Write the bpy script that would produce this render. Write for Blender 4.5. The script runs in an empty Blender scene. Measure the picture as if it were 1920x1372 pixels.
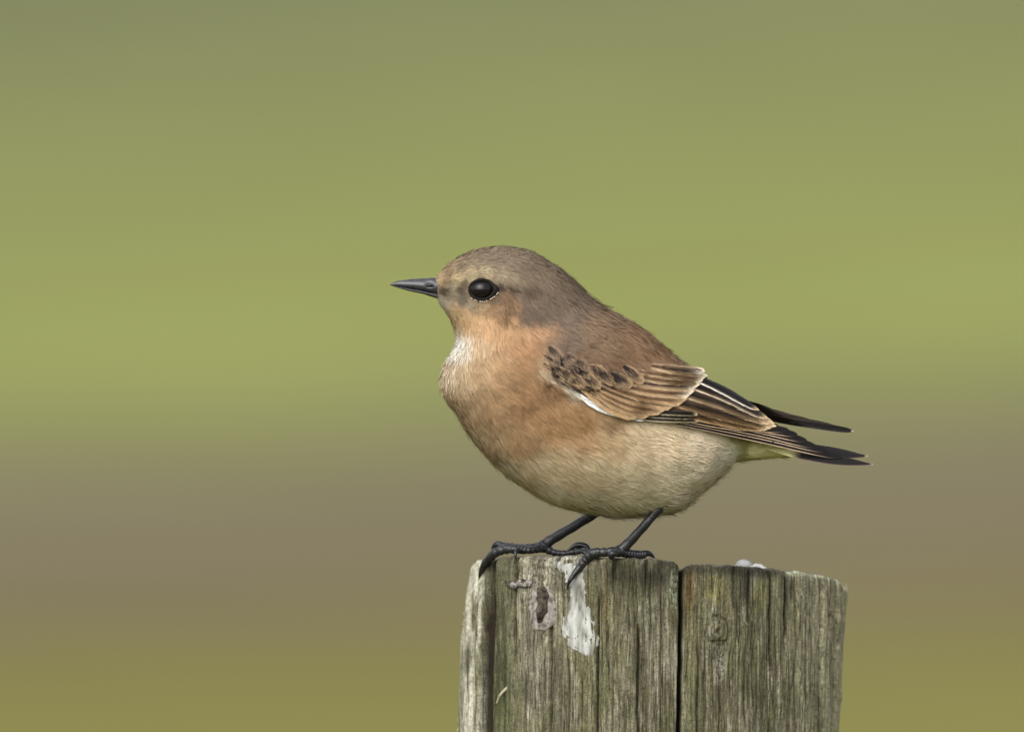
import bpy, math, random
import numpy as np
from mathutils import Vector
from mathutils.bvhtree import BVHTree

random.seed(7)
rng = np.random.default_rng(7)
scene = bpy.context.scene
col = scene.collection

# ------------------------------------------------------------------ camera, sky, sun, exposure
S = 0.00016                 # metres per photo pixel at the plane of the bird (bird is about 14.5 cm long)
D = 1920 * S * 500 / 36     # distance camera - bird
CZ = 1.25                   # camera height above the ground
cam = bpy.data.cameras.new('camera')
cam.lens = 500; cam.sensor_width = 36; cam.clip_start = 0.1; cam.clip_end = 3000
cam.dof.use_dof = True; cam.dof.focus_distance = D - 0.011; cam.dof.aperture_fstop = 13.0
camo = bpy.data.objects.new('camera', cam); col.objects.link(camo)
camo.location = (0, -D, CZ); camo.rotation_euler = (math.radians(90), 0, 0)
scene.camera = camo

SUN_EL, SUN_ROT = math.radians(42), math.radians(203)   # high, from the left and a little from the camera side
world = bpy.data.worlds.new('World'); scene.world = world; world.use_nodes = True
wn, wl = world.node_tree.nodes, world.node_tree.links
wn.clear()
sky = wn.new('ShaderNodeTexSky'); sky.sky_type = 'NISHITA'; sky.sun_disc = False
sky.sun_elevation = SUN_EL; sky.sun_rotation = SUN_ROT; sky.dust_density = 4; sky.air_density = 1.0
hs = wn.new('ShaderNodeHueSaturation'); hs.inputs['Saturation'].default_value = 0.22
bg = wn.new('ShaderNodeBackground'); bg.inputs['Strength'].default_value = 0.15
wo = wn.new('ShaderNodeOutputWorld')
wl.new(sky.outputs[0], hs.inputs['Color']); wl.new(hs.outputs[0], bg.inputs[0]); wl.new(bg.outputs[0], wo.inputs[0])
sun = bpy.data.lights.new('sun', 'SUN'); sun.energy = 1.35; sun.angle = math.radians(70); sun.color = (1.0, 0.965, 0.91)
suno = bpy.data.objects.new('sun', sun); col.objects.link(suno)
sdir = Vector((math.sin(SUN_ROT) * math.cos(SUN_EL), math.cos(SUN_ROT) * math.cos(SUN_EL), math.sin(SUN_EL)))
suno.rotation_euler = sdir.to_track_quat('Z', 'Y').to_euler(); suno.location = (0, 0, 5)

vs = scene.view_settings
vs.view_transform = 'Standard'; vs.look = 'None'; vs.gamma = 1; vs.use_curve_mapping = False
vs.exposure = 1.05
scene.render.engine = 'CYCLES'
scene.cycles.use_denoising = True
try:
    scene.cycles.denoiser = 'OPENIMAGEDENOISE'; scene.cycles.denoising_prefilter = 'ACCURATE'
except Exception:
    pass
scene.cycles.max_bounces = 6
scene.cycles.sample_clamp_indirect = 4

ALB_P = 0.47      # wood
ALB = 0.74        # plumage and wood albedo relative to the colour read in the picture

# ------------------------------------------------------------------ helpers
def W(px, py, yd):
    """photo pixel + depth (pixels, + = away) -> world, arrays allowed"""
    f = 1 + yd * S / D
    return np.stack([(px - 960) * S * f, yd * S + 0 * px, CZ - (py - 686) * S * f], -1)

def lin(c):
    c = np.asarray(c, float) / 255.0
    return np.where(c <= 0.04045, c / 12.92, ((c + 0.055) / 1.055) ** 2.4)

_T = np.random.default_rng(3).random((256, 256))
def vn(x, y, seed=0):
    x = np.asarray(x, float) + seed * 37.13; y = np.asarray(y, float) + seed * 11.71
    ix = np.floor(x).astype(int); iy = np.floor(y).astype(int)
    fx = x - ix; fy = y - iy
    fx = fx * fx * (3 - 2 * fx); fy = fy * fy * (3 - 2 * fy)
    g = lambda a, b: _T[a & 255, b & 255]
    return (g(ix, iy) * (1 - fx) + g(ix + 1, iy) * fx) * (1 - fy) + (g(ix, iy + 1) * (1 - fx) + g(ix + 1, iy + 1) * fx) * fy
def fbm(x, y, seed=0, o=4):
    a, t, n = 0.5, 0, 0
    for k in range(o):
        t = t + a * vn(x * 2 ** k, y * 2 ** k, seed + k * 5); n += a; a *= 0.5
    return t / n          # 0..1
def sm(a, b, x):
    t = np.clip((np.asarray(x, float) - a) / (b - a), 0, 1); return t * t * (3 - 2 * t)

def cat(P, u):
    """Catmull-Rom through rows of P at parameters u in 0..len-1"""
    P = np.asarray(P, float); n = len(P)
    u = np.clip(np.asarray(u, float), 0, n - 1 - 1e-9); i = np.floor(u).astype(int); t = (u - i)[..., None]
    p0 = P[np.clip(i - 1, 0, n - 1)]; p1 = P[i]; p2 = P[np.clip(i + 1, 0, n - 1)]; p3 = P[np.clip(i + 2, 0, n - 1)]
    return 0.5 * (2 * p1 + (p2 - p0) * t + (2 * p0 - 5 * p1 + 4 * p2 - p3) * t * t + (3 * p1 - p0 - 3 * p2 + p3) * t ** 3)

def mesh_obj(name, V, F, mat, parent=None, colr=None, smooth=True, uv=None, normals=None):
    me = bpy.data.meshes.new(name)
    V = np.asarray(V, np.float32).reshape(-1, 3)
    if isinstance(F, tuple):            # (loop verts, loop starts)
        lv, ls = F
        me.vertices.add(len(V)); me.vertices.foreach_set('co', V.ravel())
        me.loops.add(len(lv)); me.loops.foreach_set('vertex_index', np.asarray(lv, np.int32))
        me.polygons.add(len(ls)); me.polygons.foreach_set('loop_start', np.asarray(ls, np.int32))
        me.update(calc_edges=True)
    else:
        me.from_pydata(V.tolist(), [], [list(map(int, f)) for f in F])
    me.polygons.foreach_set('use_smooth', np.full(len(me.polygons), smooth))
    if colr is not None:
        a = me.color_attributes.new('Col', 'FLOAT_COLOR', 'POINT')
        c = np.ones((len(V), 4), np.float32); c[:, :3] = colr
        a.data.foreach_set('color', c.ravel())
    if uv is not None:
        l = me.uv_layers.new(name='UVMap'); li = np.zeros(len(me.loops), np.int32)
        me.loops.foreach_get('vertex_index', li)
        l.data.foreach_set('uv', np.asarray(uv, np.float32)[li].ravel())
    me.update()
    if normals is not None:
        me.normals_split_custom_set_from_vertices(np.asarray(normals, np.float32))
    me.materials.append(mat)
    o = bpy.data.objects.new(name, me); col.objects.link(o)
    if parent: set_parent(o, parent)
    return o
def set_parent(o, p):
    o.parent = p
    o.matrix_parent_inverse.translation = -p.location      # meshes are built in world coordinates, Empties sit at the thing's base
def tag(o, label=None, cat_=None, group=None, kind=None):
    if label: o['label'] = label
    if cat_: o['category'] = cat_
    if group: o['group'] = group
    if kind: o['kind'] = kind
    return o
def empty(name, loc):
    o = bpy.data.objects.new(name, None); o.location = loc; o.empty_display_size = 0.02; col.objects.link(o); return o
def grid_faces(nu, nv, wrap_v=False, off=0):
    f = []
    for i in range(nu - 1):
        for j in range(nv if wrap_v else nv - 1):
            k = (j + 1) % nv
            f.append((off + i * nv + j, off + i * nv + k, off + (i + 1) * nv + k, off + (i + 1) * nv + j))
    return f
def grid_loops(nu, nv, wrap_v=False, flip=False):
    i = np.arange(nu - 1)[:, None]; j = np.arange(nv if wrap_v else nv - 1)[None, :]
    k = (j + 1) % nv
    q = np.stack([i * nv + j, i * nv + k, (i + 1) * nv + k, (i + 1) * nv + j], -1).reshape(-1, 4)
    if flip: q = q[:, ::-1]
    return q

# ------------------------------------------------------------------ materials
def new_mat(name, rough=0.6, spec=0.3):
    m = bpy.data.materials.new(name); m.use_nodes = True
    b = m.node_tree.nodes['Principled BSDF']
    b.inputs['Roughness'].default_value = rough
    b.inputs['Specular IOR Level'].default_value = spec
    return m, m.node_tree.nodes, m.node_tree.links, b
def col_mat(name, rough=0.7, spec=0.2, sheen=0.0):
    m, n, l, b = new_mat(name, rough, spec)
    a = n.new('ShaderNodeVertexColor'); a.layer_name = 'Col'
    l.new(a.outputs[0], b.inputs['Base Color'])
    if sheen: b.inputs['Sheen Weight'].default_value = sheen; b.inputs['Sheen Roughness'].default_value = 0.5
    return m, n, l, b, a
M = {}
M['plume'] = col_mat('plumage', 0.75, 0.12, 0.0)[0]
# wing and tail feathers: vane colour from the attribute, barbs as fine slanted streaks
m, n, l, b, a = col_mat('vane', 0.65, 0.10)
uvn = n.new('ShaderNodeUVMap'); uvn.uv_map = 'UVMap'
mp = n.new('ShaderNodeMapping'); mp.inputs['Scale'].default_value = (0.12, 0.85, 1)
nz = n.new('ShaderNodeTexNoise'); nz.inputs['Scale'].default_value = 1.0; nz.inputs['Detail'].default_value = 2
l.new(uvn.outputs[0], mp.inputs[0]); l.new(mp.outputs[0], nz.inputs['Vector'])
rm = n.new('ShaderNodeMapRange'); rm.inputs['From Min'].default_value = 0.3; rm.inputs['From Max'].default_value = 0.7
rm.inputs['To Min'].default_value = 0.5; rm.inputs['To Max'].default_value = 1.3
l.new(nz.outputs['Fac'], rm.inputs['Value'])
mx = n.new('ShaderNodeMix'); mx.data_type = 'RGBA'; mx.blend_type = 'MULTIPLY'; mx.inputs['Factor'].default_value = 1
l.new(a.outputs[0], mx.inputs['A']); l.new(rm.outputs[0], mx.inputs['B']); l.new(mx.outputs['Result'], b.inputs['Base Color'])
bp = n.new('ShaderNodeBump'); bp.inputs['Strength'].default_value = 0.3; bp.inputs['Distance'].default_value = 0.0002
l.new(nz.outputs['Fac'], bp.inputs['Height']); l.new(bp.outputs[0], b.inputs['Normal'])
M['vane'] = m
m, n, l, b, a = col_mat('skin', 0.8, 0.1); M['skin'] = m
# horny bill, legs
def horn(name, c, rough, nscale, bump, spec=0.5):
    m, n, l, b = new_mat(name, rough, spec)
    tc = n.new('ShaderNodeTexCoord'); nz = n.new('ShaderNodeTexNoise'); nz.inputs['Scale'].default_value = nscale; nz.inputs['Detail'].default_value = 4
    l.new(tc.outputs['Object'], nz.inputs['Vector'])
    r = n.new('ShaderNodeValToRGB'); r.color_ramp.elements[0].position = 0.3; r.color_ramp.elements[1].position = 0.75
    r.color_ramp.elements[0].color = (*[x * 0.6 for x in c], 1); r.color_ramp.elements[1].color = (*[x * 1.7 for x in c], 1)
    l.new(nz.outputs['Fac'], r.inputs[0]); l.new(r.outputs[0], b.inputs['Base Color'])
    bp = n.new('ShaderNodeBump'); bp.inputs['Strength'].default_value = bump; bp.inputs['Distance'].default_value = 0.0003
    l.new(nz.outputs['Fac'], bp.inputs['Height']); l.new(bp.outputs[0], b.inputs['Normal'])
    return m
M['bill'] = horn('bill_horn', (0.019, 0.020, 0.024), 0.42, 700, 0.15)
M['leg'] = horn('leg_scale', (0.009, 0.009, 0.011), 0.42, 1600, 0.6, 0.4)
M['claw'] = horn('claw_horn', (0.007, 0.007, 0.008), 0.38, 900, 0.15, 0.4)
m, n, l, b = new_mat('eye_gloss', 0.04, 0.6); b.inputs['Base Color'].default_value = (0.006, 0.005, 0.005, 1)
b.inputs['Coat Weight'].default_value = 1; b.inputs['Coat Roughness'].default_value = 0.02
M['eye'] = m; b.inputs['Coat Weight'].default_value = 0.0; b.inputs['Specular IOR Level'].default_value = 0.2
m, n, l, b = new_mat('eyelid_skin', 0.6, 0.3); b.inputs['Base Color'].default_value = (0.008, 0.007, 0.006, 1); b.inputs['Roughness'].default_value = 0.8; b.inputs['Specular IOR Level'].default_value = 0.1; M['lid'] = m
m, n, l, b = new_mat('eyelid_pale', 0.6, 0.3); b.inputs['Base Color'].default_value = (0.36, 0.32, 0.25, 1); M['lidpale'] = m

# ------------------------------------------------------------------ ground and far hillside
def ground_z(d):
    d = np.asarray(d, float)
    q = np.clip(d - 45, 0, 150)
    return 0.00035 * q * q + np.clip(d - 195, 0, 140) * 0.105 + np.clip(d - 335, 0, 1e9) * 0.02
def field_noise(x, y):
    return (fbm(x / 40 + 9, y / 25 + 4, 2) - 0.5) * 0.12
xs = np.concatenate([-np.geomspace(900, 8, 34), np.linspace(-7, 7, 29), np.geomspace(8, 900, 34)])
ds = np.concatenate([-np.geomspace(400, 3, 16), np.linspace(-2, 200, 230), np.geomspace(203, 1500, 40)])
gx, gd = np.meshgrid(xs, ds)
gz = ground_z(gd) + field_noise(gx, gd) * sm(20, 60, np.abs(gd) + np.abs(gx) * 0.5) + (fbm(gx * 1.3, gd * 1.3, 8) - 0.5) * 0.05 * sm(45, 30, gd)
gz[(np.abs(gx) < 3) & (np.abs(gd - D) < 6)] *= 0.2
gv = np.stack([gx, gd - D, gz], -1).reshape(-1, 3)

def field_mat(name, blade):
    m, n, l, b = new_mat(name, 1.0, 0.0)
    tc = n.new('ShaderNodeTexCoord'); sx = n.new('ShaderNodeSeparateXYZ'); l.new(tc.outputs['Object'], sx.inputs[0])
    nz = n.new('ShaderNodeTexNoise'); nz.inputs['Scale'].default_value = 0.35; nz.inputs['Detail'].default_value = 3
    l.new(tc.outputs['Object'], nz.inputs['Vector'])
    # strips of different vegetation run across the slope, a little askew
    ma = n.new('ShaderNodeMath'); ma.operation = 'MULTIPLY_ADD'; ma.inputs[1].default_value = -1.1
    l.new(sx.outputs['X'], ma.inputs[0]); l.new(sx.outputs['Y'], ma.inputs[2])
    mb = n.new('ShaderNodeMath'); mb.operation = 'MULTIPLY_ADD'; mb.inputs[1].default_value = 20
    l.new(nz.outputs['Fac'], mb.inputs[0]); l.new(ma.outputs[0], mb.inputs[2])
    mr = n.new('ShaderNodeMapRange'); mr.inputs['From Min'].default_value = 15; mr.inputs['From Max'].default_value = 215
    l.new(mb.outputs[0], mr.inputs['Value'])
    r = n.new('ShaderNodeValToRGB'); cr = r.color_ramp
    stops = [(40, (142, 138, 82)), (49, (137, 132, 81)), (57, (133, 124, 85)), (66, (131, 121, 97)), (77, (132, 124, 101)), (86, (135, 131, 98)), (94, (144, 146, 97)), (104, (155, 160, 96)),
             (116, (163, 168, 99)), (130, (158, 161, 100)), (142, (151, 153, 104)), (157, (138, 139, 102)), (172, (128, 130, 97)), (190, (122, 124, 94))]
    while len(cr.elements) > 1: cr.elements.remove(cr.elements[-1])
    for k, (d, c) in enumerate(stops):
        e = cr.elements[0] if k == 0 else cr.elements.new(0.5)
        e.position = (d - D) / 200
        e.color = (*(lin(c) * np.array([0.457, 0.464, 0.452])), 1)
    l.new(mr.outputs[0], r.inputs[0])
    n2 = n.new('ShaderNodeTexNoise'); n2.inputs['Scale'].default_value = 0.3 if not blade else 30; n2.inputs['Detail'].default_value = 5
    l.new(tc.outputs['Object'], n2.inputs['Vector'])
    r2 = n.new('ShaderNodeMapRange'); r2.inputs['To Min'].default_value = 0.8; r2.inputs['To Max'].default_value = 1.2
    l.new(n2.outputs['Fac'], r2.inputs['Value'])
    mx = n.new('ShaderNodeMix'); mx.data_type = 'RGBA'; mx.blend_type = 'MULTIPLY'; mx.inputs['Factor'].default_value = 1
    l.new(r.outputs[0], mx.inputs['A']); l.new(r2.outputs[0], mx.inputs['B']); l.new(mx.outputs['Result'], b.inputs['Base Color'])
    return m
M['field'] = field_mat('meadow', False); M['grass'] = field_mat('grass_blades', True)
q = grid_loops(len(ds), len(xs))
ground = mesh_obj('ground', gv, (q.ravel(), np.arange(len(q)) * 4), M['field'])
tag(ground, 'rolling olive green and brown meadow rising behind the post', 'meadow', kind='structure')

# grass: blades over the strip of meadow in view and round the foot of the post
NB = 40000
bd = np.concatenate([rng.uniform(0.0, 1, NB - 6000) ** 0.8 * 30 + 6, rng.uniform(2.2, 7, 6000)])
bx = rng.uniform(-1, 1, NB) * (1.5 + bd * 0.16)
bz = ground_z(bd) + field_noise(bx, bd) * sm(20, 60, bd + np.abs(bx) * 0.5) - 0.03
bh = rng.uniform(0.06, 0.2, NB) * (1 + bd / 80); bw = bh * 0.06
ang = rng.uniform(0, 2 * np.pi, NB); lean = rng.uniform(0.1, 0.6, NB) * bh
base = np.stack([bx, bd - D, bz], -1)
wd = np.stack([np.cos(ang), np.sin(ang), 0 * ang], -1) * bw[:, None]
ld = np.stack([-np.sin(ang), np.cos(ang), 0 * ang], -1)
mid = base + ld * (lean * 0.3)[:, None]; mid[:, 2] += bh * 0.6
tip = base + ld * lean[:, None]; tip[:, 2] += bh
GV = np.stack([base - wd, base + wd, mid + wd * 0.7, mid - wd * 0.7, tip], 1).reshape(-1, 3)
o5 = np.arange(NB)[:, None] * 5
GL = (o5 + np.array([[0, 1, 2, 3, 3, 2, 4]])).ravel()
GS = (np.arange(NB)[:, None] * 7 + np.array([[0, 4]])).ravel()
grass = mesh_obj('grass', GV, (GL, GS), M['grass'])
tag(grass, 'rough meadow grass growing across the field behind the post', 'grass', kind='stuff')

# ------------------------------------------------------------------ the post
PYC = 300.0                                       # depth of the post axis
def post_edge(py):
    L = np.interp(py, [1045, 1100, 1200, 1372, 1450], [886, 879, 872, 865, 862])
    R = np.interp(py, [1045, 1100, 1200, 1372, 1450], [1590, 1588, 1583, 1575, 1572])
    return (L + R) / 2, (R - L) / 2
TOPX = [860, 884, 890, 905, 930, 1000, 1060, 1100, 1160, 1230, 1262, 1272, 1279, 1286, 1296, 1330, 1400, 1470, 1540, 1575, 1590, 1600]
TOPY = [1053, 1052, 1047, 1044, 1043, 1042, 1043, 1046, 1048, 1050, 1054, 1060, 1072, 1062, 1059, 1059, 1062, 1067, 1074, 1080, 1096, 1100]
#            x top, x bottom, half width, depth, y0, y1
GROOVES = [(921, 914, 5, 8, 1020, 1500), (967, 962, 3, 7, 1020, 1260), (946, 944, 2, 3, 1020, 1140),
           (1034, 1030, 2.0, 7, 1165, 1500), (1044, 1040, 2.5, 5, 1020, 1100), (1124, 1120, 1.8, 7, 1120, 1500), (1198, 1195, 1.8, 7, 1180, 1500),
           (1068, 1066, 1.6, 4, 1240, 1500), (1092, 1092, 1.5, 3, 1260, 1500), (1279, 1273, 3.0, 20, 1000, 1500), (1446, 1446, 2.2, 9, 1020, 1270),
           (1477, 1476, 3.4, 10, 1020, 1215), (1556, 1552, 3.2, 14, 1020, 1200), (1541, 1536, 2, 6, 1020, 1500), (1573, 1567, 2.2, 7, 1020, 1500),
           (1496, 1492, 2.0, 4, 1020, 1400), (1150, 1150, 2, 4, 1020, 1120), (1212, 1210, 2, 4, 1020, 1130), (1378, 1376, 2.5, 5, 1020, 1150),
           (1405, 1402, 2, 4, 1020, 1160), (895, 886, 2, 4, 1060, 1500), (1310, 1308, 1.6, 4, 1210, 1500), (1352, 1350, 1.6, 4, 1250, 1500), (1398, 1396, 1.5, 4, 1240, 1500), (1514, 1510, 1.6, 5, 1140, 1500)]
# staves between the main cracks: x, relief, tone
STX, STH, STT = [], [], []
for xa, xb, hh, tt in ((800, 902, 2, 1.3), (905, 926, 0, 0.9), (928, 965, -2, 0.82), (969, 1032, 2.5, 1.1), (1036, 1122, -1, 0.98), (1126, 1196, 1.5, 0.9), (1199, 1275, 0, 0.84), (1281, 1400, 1, 1.05), (1404, 1444, -1.5, 0.92), (1448, 1475, 1, 1.02),
                       (1479, 1538, -1, 1.06), (1543, 1554, 1.5, 1.2), (1558, 1571, -2, 1.0), (1575, 1700, 0, 1.25)):
    STX += [xa, xb]; STH += [hh, hh]; STT += [tt, tt]
KX, KY = 1347, 1183
def post_rel(px, py):
    """relief of the post in pixels (outwards positive) for a point of its front seen at px, py"""
    kd = np.hypot((px - KX), (py - KY) * 0.8)
    side = np.sign(px - KX)
    wx = px - side * 16 * np.exp(-(kd / 34) ** 2)          # the grain runs round the knot
    wob = (fbm(wx / 60, py / 160, 11) - 0.5) * 7
    x = wx + wob
    r = (fbm(x / 34, py / 420, 21, 3) - 0.5) * 9
    r = r + (fbm(x / 5.0, py / 150, 31, 3) - 0.5) * 5.0 + (vn(x / 2.6, py / 60, 37) - 0.5) * 2.0
    r = r + (fbm(px / 7, py / 9, 43, 3) - 0.5) * 1.2
    r = r + np.interp(px, STX, STH)
    for gx0, gx1, hw, dep, y0, y1 in GROOVES:
        gxx = np.interp(py, [1045, 1372], [gx0, gx1]) + (vn(py / 30, py * 0 + gx0, 5) - 0.5) * 3
        a = sm(y0 - 14, y0 + 14, py) * (1 - sm(y1 - 40, y1 + 10, py))
        r = r - dep * 1.9 * a * np.exp(-(np.abs(px - gxx) / (hw * 1.15)) ** 2.4)
    r = r - 15 * sm(902, 905, px + (py - 1200) * 0.02) * (1 - sm(922, 928, px + (py - 1200) * 0.03)) * sm(1100, 1175, py + 30 * (vn(px / 5, px * 0, 29) - 0.5))
    # the flaked stave on the left stands proud above, chip below
    r = r + 4 * (1 - sm(898, 906, px)) * sm(1080, 1200, py + 40 * (vn(px / 4, px * 0, 19) - 0.5))
    kd = kd + (fbm(px / 14, py / 14, 47, 2) - 0.5) * 6
    k = np.exp(-(kd / 24) ** 2)
    r = r * (1 - 0.6 * k) + 2.5 * k - 3.0 * (0.5 + 0.8 * vn(px / 8, py / 8, 59)) * np.exp(-((kd - 21) / 3.2) ** 2) - 1.2 * np.exp(-((kd - 12) / 2.2) ** 2) - 5 * np.exp(-((px - KX) ** 2 / 160 + (py - KY - 19) ** 2 / 8)) - 4 * np.exp(-(kd / 5) ** 2)
    return r
thf = np.concatenate([np.linspace(-1.7, 1.7, 1000, endpoint=False), np.linspace(1.7, 2 * np.pi - 1.7, 110, endpoint=False)])
NT = len(thf)
rows = np.concatenate([np.linspace(0, 1, 320), [1.2, 1.6, 2.2, 3.2, 5, 8, 12, 17, 22.5]])
NR = len(rows)
TH, RW = np.meshgrid(thf, rows)
ex, eR = post_edge(np.full_like(TH, 1060.0))
tpx = ex + eR * np.sin(TH)
back = 0.5 - 0.5 * np.cos(TH)
TOP = np.interp(tpx, TOPX, TOPY) + back * 16 + (vn(TH * 22, TH * 0, 3) - 0.5) * 5 + (vn(TH * 70, TH * 0, 13) - 0.5) * 3
PY = TOP + RW * (1400 - 1050)
pc, pR = post_edge(PY)
fpx = pc + pR * np.sin(TH)
sidepx = np.where(np.cos(TH) > 0, fpx, fpx + 2000 + TH * 300)
rel = np.where(np.cos(TH) > -0.15, post_rel(fpx, PY), post_rel(sidepx, PY))
t_edge = (PY - TOP)
rel = rel - 5.0 * np.exp(-t_edge / 3.5) * (0.6 + 0.8 * vn(TH * 40, TH * 0, 17))     # rounded, worn rim
rr = pR + rel
PVx = pc + rr * np.sin(TH); PVy = PYC - rr * np.cos(TH)
pv = W(PVx, PY, PVy)

# weathered colours: silver grey wood, green algae, dark wet rim, pale lichen, brown stain; plus painted groove shade and a lifted right side
def blob(px, py, x, y, sx_, sy_):
    return np.exp(-((px - x) / sx_) ** 2 - ((py - y) / sy_) ** 2)
def post_col(px, py):
    g1 = fbm(px / 4.0, py / 90, 51, 3); g2 = fbm(px / 38, py / 120, 61, 3); g3 = fbm(px / 3, py / 4, 71, 3); g4 = fbm(px / 14, py / 40, 81, 4)
    c = lin((138, 130, 110)) * np.ones(px.shape + (1,))
    def mixc(c, k, rgb): return c + (lin(rgb) - c) * np.clip(k, 0, 1)[..., None]
    c = mixc(c, sm(0.45, 0.75, g1) * 0.8, (182, 175, 154))
    c = mixc(c, sm(0.55, 0.25, g1) * 0.75, (92, 84, 66))
    alg = sm(0.42, 0.62, g2 + 0.25 * (g4 - 0.5) + 0.14 * blob(px, py, 945, 1250, 40, 200) + 0.16 * blob(px, py, 1190, 1110, 80, 80) + 0.12 * blob(px, py, 1140, 1200, 60, 120))
    c = mixc(c, alg * 0.5, (104, 102, 68))
    c = mixc(c, sm(0.45, 0.6, g4) * 0.4 * sm(1500, 1250, px), (112, 110, 76))
    c = mixc(c, sm(910, 900, px) * sm(0.3, 0.5, g1) * 0.75, (205, 200, 184))
    c = mixc(c, blob(px, py, 940, 1290, 22, 110) * 0.7, (84, 92, 48))
    c = mixc(c, blob(px, py, 1000, 1230, 26, 130) * 0.55, (146, 140, 126))
    c = mixc(c, blob(px, py, 1015, 1085, 34, 50) * 0.65 * sm(0.35, 0.6, g3), (180, 172, 162))
    c = mixc(c, blob(px, py, 1060, 1050, 45, 16) * 0.8 * sm(0.3, 0.55, g3), (205, 200, 190))
    c = mixc(c, sm(1440, 1560, px) * 0.72, (186, 178, 150))  # paler right side, lightened further in the colour to offset its shading
    dk = (blob(px, py, 1390, 1066, 90, 16 + 0 * px) + blob(px, py, 1230, 1080, 40, 30) + blob(px, py, 1160, 1075, 36, 34) + blob(px, py, 1395, 1105, 16, 40) + 0.8 * blob(px, py, 1483, 1110, 8, 40))  # dark top patches; the last one paints the shade along the ridge groove
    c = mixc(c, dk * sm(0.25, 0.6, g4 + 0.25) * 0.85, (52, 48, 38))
    c = mixc(c, blob(px, py, 1293, 1105, 11, 55) * 0.8, (98, 72, 40))
    c = mixc(c, blob(px, py, 1135, 1130, 8, 60) * 0.5, (110, 84, 44))
    lich = sm(0.35, 0.55, g3 + 0.1 * g4)
    c = mixc(c, sm(0.3, 0.6, blob(px, py, 1264, 1108, 10, 45)) * lich, (170, 178, 150))
    c = mixc(c, sm(0.25, 0.6, blob(px, py, 1213, 1155, 6, 32)) * lich, (172, 170, 140))
    c = mixc(c, sm(0.3, 0.7, blob(px, py, 1335, 1105, 22, 34)) * lich * 0.8, (142, 136, 82))
    c = mixc(c, sm(0.3, 0.7, blob(px, py, 1318, 1150, 12, 40)) * lich * 0.7, (150, 150, 112))
    c = mixc(c, sm(0.3, 0.7, blob(px, py, 1425, 1120, 16, 40)) * lich * 0.7, (134, 130, 82))
    c = mixc(c, sm(0.3, 0.7, blob(px, py, 1350, 1255, 10, 40)) * lich * 0.5, (178, 174, 166))
    tp = np.interp(px, TOPX, TOPY); et = py - tp
    c = mixc(c, sm(22, 4, et + 18 * (g4 - 0.5)) * sm(1215, 1250, px) * sm(1490, 1440, px) * 0.8, (62, 58, 50))
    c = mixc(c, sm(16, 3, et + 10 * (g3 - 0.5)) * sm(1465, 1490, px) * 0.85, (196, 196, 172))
    c = mixc(c, sm(900, 906, px + (py - 1200) * 0.02) * sm(930, 922, px + (py - 1200) * 0.03) * sm(1100, 1170, py + 30 * (vn(px / 5, px * 0, 29) - 0.5)) * 0.92, (58, 54, 30))  # shade of the recess beside the left stave, painted dark
    c = mixc(c, sm(0.5, 0.66, fbm(px / 22, py / 70, 95, 3)) * 0.5, (84, 80, 58))
    kd = np.hypot(px - KX, (py - KY) * 0.85) + (fbm(px / 14, py / 14, 47, 2) - 0.5) * 6
    k = np.exp(-(kd / 24) ** 2)
    c = mixc(c, k * 0.4, (134, 132, 102)); c = mixc(c, 0.55 * np.exp(-((kd - 21) / 3.4) ** 2) + 0.4 * np.exp(-((kd - 12) / 2.2) ** 2) + 0.8 * np.exp(-(kd / 5) ** 2), (66, 62, 44))
    c = c * np.interp(px + (g4 - 0.5) * 5, STX, STT)[..., None]
    c = c * (0.58 + 0.84 * g3)[..., None]
    c = c * (0.66 + 0.68 * fbm(px / 2.4, py / 26, 91, 2))[..., None]
    return c * ALB_P * np.array([0.97, 1.0, 0.96])
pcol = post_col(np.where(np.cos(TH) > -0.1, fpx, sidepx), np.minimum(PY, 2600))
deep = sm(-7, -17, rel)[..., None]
pcol = pcol * (1 - deep) + lin((48, 40, 30)) * ALB_P * deep          # shade inside the splits, painted dark by depth
# end grain on top
NC = 26
cv, cc = [], []
for k in range(1, NC + 1):
    f = 1 - k / NC
    f = max(f, 0.004)
    th = thf
    rr0 = rr[0] * f
    x = pc[0] + rr0 * np.sin(th); y = PYC - rr0 * np.cos(th)
    t0 = np.interp(pc[0] + pR[0] * np.sin(th) * f, TOPX, TOPY) + (0.5 - 0.5 * np.cos(th) * f) * 16
    base_ = TOP[0] * f ** 6 + t0 * (1 - f ** 6)
    crk = np.exp(-((x - 1279 - (y - PYC) * 0.05) / 5) ** 2) * 22
    yy = base_ - 1.5 + (fbm(x / 14, y / 14, 5) - 0.5) * 6 + np.sin(rr0 * 0.35) * 0.8 + crk
    cv.append(W(x, yy, y))
    g = fbm(x / 6, y / 6, 77, 3)
    cc.append((lin((150, 145, 128)) * (0.5 + 0.9 * g)[:, None]) * ALB_P * (0.85 + 0.15 * np.sin(rr0 * 0.35))[:, None])
cv = cv[::-1]; cc = cc[::-1]
V = np.concatenate([np.concatenate(cv), pv.reshape(-1, 3)]); C = np.concatenate([np.concatenate(cc), pcol.reshape(-1, 3)])
q = grid_loops(NC + NR, NT, True, flip=True)
m, n, l, b, a = col_mat('weathered_wood', 0.85, 0.15)
tc = n.new('ShaderNodeTexCoord'); mp = n.new('ShaderNodeMapping'); mp.inputs['Scale'].default_value = (1, 1, 0.12)
nz = n.new('ShaderNodeTexNoise'); nz.inputs['Scale'].default_value = 2600; nz.inputs['Detail'].default_value = 3
n3 = n.new('ShaderNodeTexNoise'); n3.inputs['Scale'].default_value = 2200; n3.inputs['Detail'].default_value = 3
l.new(tc.outputs['Object'], mp.inputs[0]); l.new(mp.outputs[0], nz.inputs['Vector']); l.new(tc.outputs['Object'], n3.inputs['Vector'])
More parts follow.
